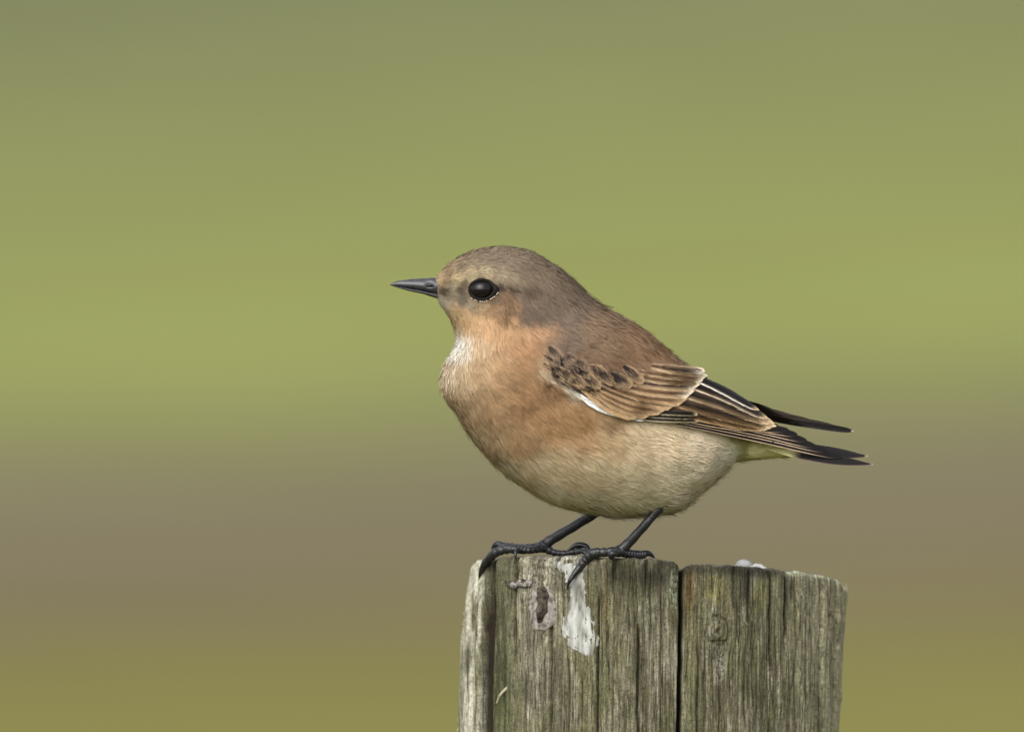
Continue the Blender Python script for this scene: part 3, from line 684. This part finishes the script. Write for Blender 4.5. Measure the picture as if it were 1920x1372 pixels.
px, py, yd = P.T
keep = ~inside(px, py, WING_IN) | (np.abs(yd) < 16)
lesser = inside(px, py, WING_IN) & (px < 1200) & (py < 728) & (rng.random(NST) < np.where(px < 1100, 0.6, 0.38) * sm(1200, 1150, px))
keep |= lesser
keep &= ~(((px - 903) / 27) ** 2 + ((py - 544) / 23) ** 2 < 1)
keep &= ~((px < 822) & (py > 524) & (py < 560))
su, sa_, P, Nn, DU, lesser = su[keep], sa_[keep], P[keep], Nn[keep], DU[keep], lesser[keep]
px, py, yd = P.T; N = len(px)
sgn = np.where(yd < 0, 1.0, 2.3)
BI = np.cross(Nn, DU); BI /= np.linalg.norm(BI, axis=1, keepdims=True) + 1e-9
headk = 1 - sm(4.5, 8, su)
belly = sm(780, 900, py) * sm(950, 1150, px)
an = (fbm(px / 26, py / 26, 101) - 0.5) * (0.9 + 1.2 * belly) + (fbm(px / 8, py / 8, 103, 2) - 0.5) * 0.5 + rng.normal(0, 0.10, N)
an = an * (1 - 0.55 * headk) * np.where(BI[:, 2] > 0, 1, 1)
Dr = DU * np.cos(an)[:, None] + BI * np.sin(an)[:, None]
Lh = (18 - 8.5 * headk + 6 * belly) * rng.uniform(0.65, 1.25, N)
Lh *= np.where(np.hypot(px - 903, py - 544) < 45, 0.55, 1)
lift = 0.045 + 0.11 * rng.random(N) ** 2 + 0.13 * (fbm(px / 10, py / 10, 107, 2) - 0.45).clip(0) + 0.10 * belly + 0.30 * (rng.random(N) < 0.035)
thigh = blob(px, py, 1262, 942, 46, 18) + 0.7 * blob(px, py, 1135, 955, 30, 12)
Lh = Lh * (1 + 0.15 * thigh); lift = lift + 0.08 * thigh * rng.random(N)
h0 = 0.5 + 2.6 * rng.random(N)
TE = np.array([(1018, 700), (1022, 672), (1034, 660), (1062, 660), (1090, 678), (1130, 691), (1180, 700), (1225, 695)], float)
dte = np.full(N, 1e9)
for (xa, ya), (xb, yb2) in zip(TE[:-1], TE[1:]):
    tt_ = np.clip(((px - xa) * (xb - xa) + (py - ya) * (yb2 - ya)) / ((xb - xa) ** 2 + (yb2 - ya) ** 2), 0, 1)
    dte = np.minimum(dte, np.hypot(px - xa - tt_ * (xb - xa), py - ya - tt_ * (yb2 - ya)))
h0 = h0 + (20 * np.exp(-(dte / 15) ** 2)) * rng.uniform(0.5, 1.05, N) + 13 * np.exp(-(np.hypot((px - 1045) / 34, (py - 722 - (px - 1045) * 0.5) / 7)) ** 2) * rng.random(N)
h0 = np.where(lesser, 19 + 5 * rng.random(N), h0); Lh = np.where(lesser, 10 * rng.uniform(0.6, 1.2, N), Lh)
wid = (0.9 - 0.25 * headk) * rng.uniform(0.7, 1.3, N)
mid_ = P + Dr * (Lh * 0.6)[:, None]
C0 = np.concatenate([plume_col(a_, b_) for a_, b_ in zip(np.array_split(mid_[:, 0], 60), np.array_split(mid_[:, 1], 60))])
cn = fbm(px / 8, py / 7, 141, 2) + rng.normal(0, 0.05, N)
cl_ = lin((112, 93, 78)) + (lin((58, 47, 43)) - lin((128, 106, 88))) * sm(0.54, 0.62, cn)[:, None] + (lin((160, 136, 110)) - lin((128, 106, 88))) * sm(0.46, 0.36, cn)[:, None]
ds_ = np.full(N, 99.0)
for xs_, ys_ in ((1141, 708), (1111, 720), (1081, 717), (1168, 717), (1098, 702), (1074, 701), (1052, 706), (1126, 703), (1036, 690)):
    ds_ = np.minimum(ds_, np.hypot((mid_[:, 0] - xs_) / 9.5, (mid_[:, 1] - ys_) / 7))
dk_ = sm(1.25, 0.7, ds_ + rng.normal(0, 0.12, N))[:, None] * sm(1040, 1075, px)[:, None]
cl_ = cl_ * (1 - dk_) + lin((40, 33, 33)) * dk_
C0 = np.where(lesser[:, None], cl_, C0)
mott = 0.84 + 0.32 * fbm(px / 13, py / 13, 113, 3)
# faint dusky centres of the breast feathers
spot = sm(0.60, 0.74, fbm(px / 15, py / 11, 131, 2)) * blob(px, py, 900, 800, 75, 110)
C0 = C0 * (mott * rng.uniform(0.80, 1.20, N))[:, None]
C0 = C0 * (1 - 0.32 * spot)[:, None]
chk = blob(px, py, 955, 588, 34, 26) * (vn(px / 9, py / 4 + px / 12, 151) - 0.5)      # streaked ear coverts
C0 = C0 * (1 + 0.9 * chk)[:, None]
tw = rng.normal(0, 0.5, N)
Wd_ = BI * np.cos(an + 0)[:, None] - DU * np.sin(an)[:, None]
Wd_ = Wd_ * np.cos(tw)[:, None] + Nn * np.sin(tw)[:, None]
tk = np.clip(thigh * 0.2 * rng.uniform(0.4, 1.2, N), 0, 1)[:, None] * (np.cos(sa_) < 0)[:, None]      # feathered thighs hang down over the tops of the legs
Dr = Dr * (1 - tk) + np.stack([-0.25 + 0 * px, 1.0 + 0 * px, -0.12 * np.sign(yd) * -1], 1) * tk
Dr /= np.linalg.norm(Dr, axis=1, keepdims=True)
ts = [0, 0.4, 0.75, 1.0]; wf = [0.75, 1.0, 0.7, 0]
VV, NNv, CCv = [], [], []
for t, w_ in zip(ts, wf):
    sag = (Lh * t) ** 2 / 420.0          # barbs follow the curve of the body
    p_ = P + Dr * (Lh * t)[:, None] + Nn * (h0 + lift * Lh * t * (1.5 - 0.5 * t) - sag * (1 - headk * 0.3))[:, None]
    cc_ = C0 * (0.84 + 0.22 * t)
    for s2 in ((-1, 1) if w_ > 0 else (0,)):
        VV.append(p_ + Wd_ * (s2 * w_ * wid * 0.5)[:, None])
        NNv.append(Nn + Dr * 0.25 * t + Wd_ * 0.35 * s2 + rng.normal(0, 0.08, (N, 1)) * BI); CCv.append(cc_)
VV = np.stack(VV, 1); NNv = np.stack(NNv, 1); NNv /= np.linalg.norm(NNv, axis=2, keepdims=True); CCv = np.stack(CCv, 1)
NNv = NNv * np.array([1, -1, 1])         # picture y is down
NNw = np.stack([NNv[..., 0], NNv[..., 2], NNv[..., 1]], -1)
patt = np.array([2, 3, 1, 0, 4, 5, 3, 2, 6, 5, 4]); pst = np.array([0, 4, 8])
region = np.where(su < 5.6, 0, np.where(su > 19.2, 4, 0))
topside = np.cos(sa_) > 0.32
region = np.where((su >= 5.6) & (su <= 19.2), np.where(topside, 1, np.where(su < 12.0, 2, 3)), region)
for r_, nm in enumerate(['head_plumage', 'back_plumage', 'breast_plumage', 'belly_plumage', 'undertail_plumage']):
    k = np.where(region == r_)[0]; n_ = len(k)
    v_ = VV[k].reshape(-1, 3)
    lv = (np.arange(n_)[:, None] * 7 + patt).ravel(); ls = (np.arange(n_)[:, None] * 11 + pst).ravel()
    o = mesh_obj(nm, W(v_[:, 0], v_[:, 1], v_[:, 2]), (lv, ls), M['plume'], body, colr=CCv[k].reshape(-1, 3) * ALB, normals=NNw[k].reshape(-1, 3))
    o['kind'] = 'stuff'

# ------------------------------------------------------------------ sweeps for bill, legs, claws
def tube(name, pts, rad, mat, parent, seg=40, nseg=14, ring=None, flat=1.0):
    """swept tube through (px, py, depth) with radii; ring(t, a) modulates the radius"""
    pts = np.asarray(pts, float); rad = np.asarray(rad, float)
    t = np.linspace(0, 1, seg); c = cat(pts, t * (len(pts) - 1)); r = cat(rad[:, None], t * (len(rad) - 1))[:, 0].clip(0.15)
    tg = np.gradient(c, axis=0); tg /= np.linalg.norm(tg, axis=1, keepdims=True) + 1e-9
    ref = np.array([0, 0, 1.0]); V = []
    for i in range(seg):
        a_ = np.cross(tg[i], ref); a_ /= np.linalg.norm(a_) + 1e-9; b_ = np.cross(tg[i], a_)
        for j in range(nseg):
            an_ = 2 * math.pi * j / nseg
            k = ring(t[i], an_) if ring else 1
            V.append(c[i] + (a_ * math.cos(an_) + b_ * math.sin(an_) * flat) * r[i] * k)
    F = grid_faces(seg, nseg, True)
    V = np.array(V); V = np.concatenate([V, c[:1], c[-1:]])
    F += [((j + 1) % nseg, j, seg * nseg) for j in range(nseg)] + [((seg - 1) * nseg + j, (seg - 1) * nseg + (j + 1) % nseg, seg * nseg + 1) for j in range(nseg)]
    return mesh_obj(name, W(V[:, 0], V[:, 1], V[:, 2]), F, mat, parent)

# bill: a ridged upper and a slimmer lower mandible, loft from base to tip
def mandible(name, parent, sx_, top, bot, hw, ridge):
    V, ns, nr = [], 44, 20
    xs_ = np.linspace(0, 1, ns)
    for t in xs_:
        x = np.interp(t, [0, 1], sx_); ty = np.interp(t, *top); by = np.interp(t, *bot); w = np.interp(t, *hw)
        for j in range(nr):
            a_ = 2 * math.pi * j / nr; ca, sa = math.cos(a_), math.sin(a_)
            yy = (ty + by) / 2 - (by - ty) / 2 * ca
            f = abs(sa) ** 0.9
            if ridge > 0: f *= 1 - 0.45 * max(0, ca) ** 1.3
            else: f *= 1 - 0.35 * max(0, -ca)
            V.append((x, yy, -math.copysign(f, sa) * w))
    V = np.array(V)
    # nostril: a slit-like pit near the base
    if ridge > 0:
        k = np.exp(-((V[:, 0] - 806) / 7.5) ** 2 - ((V[:, 1] - 534.5) / 4) ** 2); V[:, 2] -= np.sign(V[:, 2]) * k * 7
    F = grid_faces(ns, nr, True) + [tuple(range(nr)), tuple(range((ns - 1) * nr, ns * nr))]
    return mesh_obj(name, W(V[:, 0], V[:, 1], V[:, 2]), F, M['bill'], parent)
bill = mandible('beak', bird, (840, 731), ([0, 0.23, 0.6, 0.87, 0.96, 1], [519, 520.5, 523, 526.5, 530.5, 534]), ([0, 0.15, 0.55, 1], [556, 552, 543.5, 535]), ([0, 0.25, 0.6, 0.9, 1], [21, 17, 10, 4, 0.6]), 1)
mandible('lower_mandible', bill, (842, 735), ([0, 0.15, 0.55, 1], [555.5, 551.5, 543.2, 535.4]), ([0, 0.15, 0.45, 0.75, 1], [566, 562, 551.5, 544.5, 536.3]), ([0, 0.25, 0.6, 0.9, 1], [19, 15, 9, 3.5, 0.6]), -1)
tube('nostril', [(798, 535, -15.0), (806, 534, -15.4), (813, 535.5, -16.2)], [0.8, 2.6, 1.0], M['claw'], bill, 14, 10)
# bristles at the base of the bill
for side in (-1, 1):
    for k in range(7):
        x0, y0 = 822 + 3 * k % 9, 528 + 4.5 * k
        tube('rictal_bristle', [(x0 + 8, y0, -side * 20), (x0 - 2, y0 + 1, -side * 22), (x0 - 11 - k % 3 * 2, y0 + 4, -side * 21)], [0.6, 0.5, 0.15], M['claw'], bill, 10, 5)

# eyes
for side in (1, -1):
    ys = ray(body_bvh, 903, 544)
    R_ = 23.5; cyd = ys + 9.0
    V = []; ns, nr = 28, 36
    for i in range(ns + 1):
        ph = math.pi * i / ns
        for j in range(nr):
            a_ = 2 * math.pi * j / nr
            V.append((903.5 + R_ * 1.05 * math.sin(ph) * math.cos(a_), 543 + R_ * 0.84 * math.sin(ph) * math.sin(a_), side * (cyd - R_ * math.cos(ph))))
    V = np.array(V)
    eye = mesh_obj('eye', W(V[:, 0], V[:, 1], V[:, 2]), grid_faces(ns + 1, nr, True), M['eye'], bird)
    # eyelid: dark bare rim, drawn out to a point behind, with pale feather tips below
    def rim(a_, grow):
        x = 23.5 * math.cos(a_) * (1.1 if math.cos(a_) > 0 else 1.0); y = 18.5 * math.sin(a_)
        if math.cos(a_) > 0: y *= 1 - 0.35 * math.cos(a_) ** 2
        return 904 + x * grow, 543 + y * grow
    pts = []
    for k in range(49):
        a_ = 2 * math.pi * k / 48; x, y = rim(a_, 1.0)
        d_ = math.hypot((x - 903), (y - 543)); pts.append((x, y, side * (min(cyd - math.sqrt(max(0, R_ * R_ - min(d_, 22.0) ** 2)) + 0.5, (ray(body_bvh, x, y) or ys) - 2.5))))
    tube('eyelid', pts, [2.8 + 3.4 * max(0, math.cos(2 * math.pi * k / 48)) ** 6 for k in range(49)], M['lid'], eye, 120, 10)
    for k in [0, 1, 3, 4, 5, 7, 8, 9, 10, 12, 13, 15]:
        a_ = math.radians(25 + k * 7.4); x, y = rim(a_, 1.16 + 0.05 * random.random()); x2, y2 = rim(a_ - 0.10, 1.24 + 0.06 * random.random())
        z0 = ray(body_bvh, x, y) or ys
        tube('eyelid_plume', [(x, y, side * (z0 - 5.5)), ((x + x2) / 2, (y + y2) / 2, side * (z0 - 7)), (x2, y2, side * (z0 - 5))], [0.4, random.uniform(0.5, 1.3), 0.3], M['lidpale'], eye, 8, 6)

# ------------------------------------------------------------------ legs and feet
def scute(k, amp=0.07):
    return lambda t, a_: 1 + amp * (abs(math.sin(t * k * math.pi)) - 0.6) + 0.03 * math.sin(a_ * 3 + t * 40)
def toe(leg, pts, rad, claw_pts, claw_r):
    t_ = tube('toe', pts, rad, M['leg'], leg, 46, 14, scute(9, 0.2))
    tube('claw', claw_pts, claw_r, M['claw'], t_, 26, 12)
def rim_y(px): # depth of the post's front rim at px
    c, R_ = post_edge(1070.0); return PYC - math.sqrt(max(0, R_ ** 2 - (px - c) ** 2))
# near leg
yn = rim_y(1150) + 14
leg = tube('leg', [(1262, 918, -52), (1246, 940, -50), (1208, 985, (yn - 50) / 2 - 4), (1176, 1020, yn - 2), (1160, 1034, yn)], [11, 9.0, 8.3, 9.5, 11.5], M['leg'], bird, 60, 16, scute(7, 0.04))
f1 = post_y(1088, 1064) - 6; f2 = post_y(1066, 1098) - 3
toe(leg, [(1163, 1033, yn), (1135, 1035, yn - 6), (1112, 1037, rim_y(1112) - 1), (1097, 1051, f1 - 2), (1083, 1069, f1 - 1)], [10.5, 8.5, 9.2, 8.6, 6.6],
    [(1087, 1063, f1 - 2), (1075, 1078, f1 - 4), (1067, 1091, f1 - 4), (1063, 1106, f2)], [7.0, 5.2, 3.4, 0.5])
f3 = post_y(1152, 1056) - 4
toe(leg, [(1163, 1034, yn - 4), (1153, 1036, yn - 16), (1146, 1039, rim_y(1146) - 6), (1147, 1043, f3 - 6)], [9, 7, 6.5, 5.2], [(1146, 1041, f3 - 6), (1150, 1050, f3 - 5), (1155, 1060, f3 - 3), (1159, 1070, f3 - 1)], [5, 3.6, 2.2, 0.4])
toe(leg, [(1165, 1033, yn), (1180, 1038, yn + 8), (1196, 1040, yn + 16), (1210, 1039, yn + 20)], [10, 8.5, 8.5, 7], [(1206, 1038, yn + 20), (1216, 1037, yn + 24), (1224, 1042, yn + 27), (1229, 1049, yn + 28)], [7, 5.5, 3.2, 0.5])
toe(leg, [(1163, 1034, yn + 4), (1138, 1036, yn + 22), (1114, 1036, yn + 40), (1096, 1036, yn + 52)], [9, 7, 7, 6], [(1100, 1036, yn + 50), (1090, 1033, yn + 56), (1082, 1036, yn + 60), (1078, 1042, yn + 62)], [5.5, 4.2, 2.6, 0.5])
# far leg
yf = 108
leg = tube('leg', [(1160, 935, 46), (1122, 958, 58), (1075, 987, 86), (1033, 1012, yf), (1018, 1024, yf)], [10.5, 9.2, 9.0, 9.8, 11.5], M['leg'], bird, 60, 16, scute(7, 0.04))
g1 = post_y(908, 1066)
toe(leg, [(1018, 1024, yf), (985, 1030, yf + 4), (950, 1029, yf + 14), (927, 1037, rim_y(927) + 4), (909, 1056, rim_y(911) - 6)], [10.5, 8.2, 8.8, 8.6, 7],
    [(911, 1052, rim_y(911) - 4), (904, 1066, rim_y(904) - 8), (900, 1080, rim_y(900) - 7), (899, 1096, rim_y(899) - 1)], [7.2, 5.4, 3.4, 0.5])
toe(leg, [(1018, 1025, yf + 4), (985, 1027, yf + 24), (956, 1026, yf + 44), (938, 1024, yf + 54)], [9.5, 7.4, 8.4, 8.2], [(944, 1024, yf + 52), (932, 1020, yf + 58), (925, 1027, yf + 62), (924, 1037, yf + 64)], [8.2, 6.6, 4.2, 0.6])
h1 = rim_y(968)
toe(leg, [(1016, 1027, yf - 6), (994, 1031, yf - 22), (976, 1030, h1 + 12), (969, 1033, h1 + 2)], [8, 6.5, 6, 4.8], [(971, 1031, h1 + 4), (967, 1036, h1 - 3), (967, 1044, h1 - 6), (969, 1053, h1 - 5)], [4.8, 3.4, 2.2, 0.4])
toe(leg, [(1020, 1026, yf), (1038, 1035, yf - 2), (1058, 1037, yf - 6), (1076, 1034, yf - 8), (1100, 1029, yf - 10)], [9.5, 6.5, 6, 6.5, 6], [(1104, 1036, yf - 10), (1098, 1024, yf - 10), (1082, 1021, yf - 10), (1070, 1028, yf - 10), (1063, 1039, yf - 9)], [6.5, 6.2, 5.0, 3.2, 0.5])

# ------------------------------------------------------------------ droppings, lichen and fibres on the post
def crust_mat(name, c0, c1, scale, zs=1.0):
    m, n, l, b = new_mat(name, 0.85, 0.15)
    tc = n.new('ShaderNodeTexCoord'); nz = n.new('ShaderNodeTexNoise'); nz.inputs['Scale'].default_value = scale; nz.inputs['Detail'].default_value = 5
    mpz = n.new('ShaderNodeMapping'); mpz.inputs['Scale'].default_value = (1, 1, zs); l.new(tc.outputs['Object'], mpz.inputs[0]); l.new(mpz.outputs[0], nz.inputs['Vector'])
    r = n.new('ShaderNodeValToRGB'); r.color_ramp.elements[0].position = 0.34; r.color_ramp.elements[1].position = 0.62
    r.color_ramp.elements[0].color = (*(lin(c0) * 0.46), 1); r.color_ramp.elements[1].color = (*(lin(c1) * 0.46), 1)
    l.new(nz.outputs['Fac'], r.inputs[0]); l.new(r.outputs[0], b.inputs['Base Color'])
    bp = n.new('ShaderNodeBump'); bp.inputs['Strength'].default_value = 0.8; bp.inputs['Distance'].default_value = 0.0004
    l.new(nz.outputs['Fac'], bp.inputs['Height']); l.new(bp.outputs[0], b.inputs['Normal'])
    return m
M['white_crust'] = crust_mat('dry_white_crust', (122, 121, 110), (220, 222, 216), 420, 0.3)
M['pink_crust'] = crust_mat('dry_grey_crust', (104, 96, 90), (186, 180, 172), 600)
M['brown_crust'] = crust_mat('dry_brown_crust', (44, 39, 34), (108, 98, 86), 600)
M['lichen'] = crust_mat('grey_lichen', (120, 116, 88), (186, 180, 146), 900)
M['fibre'] = crust_mat('pale_fibre', (160, 150, 120), (210, 200, 170), 500)
M['chalk'] = crust_mat('chalk_white', (214, 214, 214), (246, 246, 246), 300)
def film(name, rowsd, thick, mat, nx=26, sub=3, jit=3.0, sd=0):
    """dried film hugging the post: rows of (py, left, right)"""
    rowsd = np.asarray(rowsd, float); n = (len(rowsd) - 1) * sub + 1
    rw = np.stack([np.interp(np.linspace(0, 1, n), np.linspace(0, 1, len(rowsd)), rowsd[:, k]) for k in range(3)], 1)
    V = []
    for i, (y, a_, b_) in enumerate(rw):
        a_ -= 2; b_ += 2
        a_ += (float(vn(y / 5, 0, sd)) - 0.5) * jit * 2; b_ += (float(vn(y / 5, 9, sd)) - 0.5) * jit * 2
        for j in range(nx):
            f = j / (nx - 1); x = a_ + (b_ - a_) * f
            ed = min(1, 4 * f * (1 - f) * 1.6) * min(1, min(i, n - 1 - i) / 2.5)
            h = -1.5 + (thick + 1.5) * ed ** 0.5 + ed * (float(fbm(x / 9, y / 9, 23 + sd, 2)) - 0.5) * 3.2
            V.append((x, y, min(post_y(x + dx_, y + dy_) for dx_ in (-4, -2, 0, 2, 4) for dy_ in (-5, 0, 5)) - h))
    V = np.array(V)
    for _ in range(2):      # bridge over the finest grooves
        g = V[:, 2].reshape(n, nx); gp = np.pad(g, 1, mode='edge')
        V[:, 2] = np.minimum(g, (gp[:-2, 1:-1] + gp[2:, 1:-1] + gp[1:-1, :-2] + gp[1:-1, 2:] + 2 * g) / 6).ravel() * 0.5 + g.ravel() * 0.5
    return mesh_obj(name, W(V[:, 0], V[:, 1], V[:, 2]), grid_faces(n, nx), mat)
o = film('white_dropping', [(1047, 1044, 1084), (1060, 1048, 1090), (1075, 1056, 1095), (1090, 1062, 1098), (1105, 1068, 1097), (1120, 1069, 1099), (1140, 1067, 1103), (1155, 1059, 1111), (1170, 1055, 1118), (1190, 1056, 1120), (1208, 1065, 1118), (1222, 1086, 1112), (1233, 1102, 1110)], 1.4, M['white_crust'], sd=1, jit=4.5)
tag(o, 'long chalky white bird dropping running down the post below the claw', 'dropping')
pd = empty('brown_dropping', tuple(W(np.float64(1018), np.float64(1160), np.float64(post_y(1018, 1160)))))
tag(pd, 'dark brown dropping dried on a pinkish grey crust on the post', 'dropping')
o = film('crust', [(1098, 1002, 1026), (1112, 1000, 1034), (1128, 996, 1038), (1146, 995, 1040), (1165, 996, 1040), (1176, 1000, 1034), (1183, 1008, 1022)], 2.2, M['pink_crust'], sub=4, sd=4); set_parent(o, pd)
def lump(name, pts, rad, mat, parent=None, sd=0):
    return tube(name, pts, rad, mat, parent, 40, 18, lambda t, a_: 0.72 + 0.6 * float(fbm(t * 7 + sd, math.cos(a_) * 1.6 + 3, sd + 2, 3)) + 0.12 * math.sin(a_ * 2 + t * 20))
yb_ = post_y(1018, 1130)
lump('pellet', [(1012, 1100, yb_ - 2), (1018, 1112, yb_ - 6), (1019, 1130, yb_ - 7), (1014, 1150, yb_ - 7), (1012, 1166, yb_ - 3)], [5, 11, 11, 9.5, 4], M['brown_crust'], pd, 3)
cr = empty('crumbly_dropping', tuple(W(np.float64(972), np.float64(1104), np.float64(post_y(972, 1104)))))
tag(cr, 'small crumbly grey brown dropping stuck on the post beside the dark brown one', 'dropping')
for k in range(9):
    x, y = 958 + 4.2 * k + random.uniform(-2, 2), 1100 - 1.2 * k + random.uniform(-7, 7); z = post_y(x, y)
    lump('crumb', [(x - 6, y, z - 1), (x, y - 2, z - 4), (x + 6, y + 1, z - 1)], [3, 6.5, 3], M['pink_crust'] if k % 3 else M['brown_crust'], cr, k + 5)
# white blobs lying on top of the post
def top_py(px): return float(np.interp(px, TOPX, TOPY))
wb = empty('chalky_dropping', tuple(W(np.float64(1396), np.float64(1066), np.float64(PYC - 120))))
tag(wb, 'rounded white dropping lying on the top end of the post', 'dropping')
tube('blob', [(1378, 1064, PYC - 120), (1386, 1059, PYC - 120), (1396, 1058, PYC - 122), (1404, 1061, PYC - 120), (1408, 1066, PYC - 120)], [1.5, 8, 9.5, 8, 1.5], M['chalk'], wb, 30, 20)
lump('smear', [(1406, 1064, PYC - 140), (1420, 1061, PYC - 145), (1436, 1066, PYC - 150)], [3, 5, 2.5], M['chalk'], wb, 12)
# frilly lichen on the left edge
def lichen(cx_, cy_, hgt, lab):
    c, R_ = post_edge(cy_); e = empty('lichen', tuple(W(np.float64(cx_), np.float64(cy_), np.float64(PYC - 40))))
    tag(e, lab, 'lichen')
    for k in range(16):
        y = cy_ + random.uniform(-hgt, hgt); dz = random.uniform(-60, 30); xe = float(c - math.sqrt(R_ ** 2 - dz ** 2)) + 2
        a_ = random.uniform(-1.2, 1.2); L_ = random.uniform(7, 15)
        tube('lobe', [(xe + 3, y, PYC + dz), (xe - L_ * 0.5 * math.cos(a_), y + L_ * 0.5 * math.sin(a_), PYC + dz - 2), (xe - L_ * math.cos(a_ + 0.8) * 0.8, y + L_ * math.sin(a_ + 0.8), PYC + dz - 4)], [1.8, random.uniform(2.4, 4.2), 1.0], M['lichen'], e, 10, 8, flat=0.5)
lichen(873, 1165, 24, 'frilly grey lichen tuft on the side of the post below the far claw')
lichen(863, 1352, 18, 'tiny grey lichen tuft low on the edge of the post')
# curled sliver of bark and loose fibres
sy = post_y(945, 1300)
o = tube('wood_sliver', [(931, 1318, sy + 2), (938, 1302, sy - 4), (950, 1290, sy - 8), (958, 1284, sy - 9), (962, 1262, sy - 4)], [1, 2.2, 3, 2.2, 0.8], M['fibre'], None, 40, 8, flat=0.5)
tag(o, 'curled pale wood sliver peeling from the green strip of post', 'splinter')
def fibre(pts, lab):
    p3 = [(x, y, post_y(x, y) - 2.5) for x, y in pts]
    o = tube('loose_fibre', p3, [0.55] * len(p3), M['fibre'], None, 40, 5); tag(o, lab, 'fibre')
fibre([(1384, 1148), (1392, 1158), (1400, 1168), (1405, 1172)], 'short straight fibre clinging to the wood beside the knot')
fibre([(1508, 1151), (1518, 1160), (1532, 1166), (1545, 1171), (1551, 1172)], 'wavy thread of cobweb lying across the ridged grain of the post')
fibre([(1499, 1102), (1505, 1114), (1507, 1124)], 'tiny curved fibre beside the deep groove near the post rim')
c_, r_ = post_edge(1130.0)
o = tube('hanging_thread', [(c_ + r_ - 2, 1092, PYC), (c_ + r_ + 3, 1108, PYC - 4), (c_ + r_ + 1, 1122, PYC - 6), (c_ + r_ + 5, 1134, PYC - 5)], [0.6, 0.7, 0.6, 0.4], M['fibre'], None, 30, 5)
tag(o, 'thin pale thread hanging free off the edge of the post', 'thread')
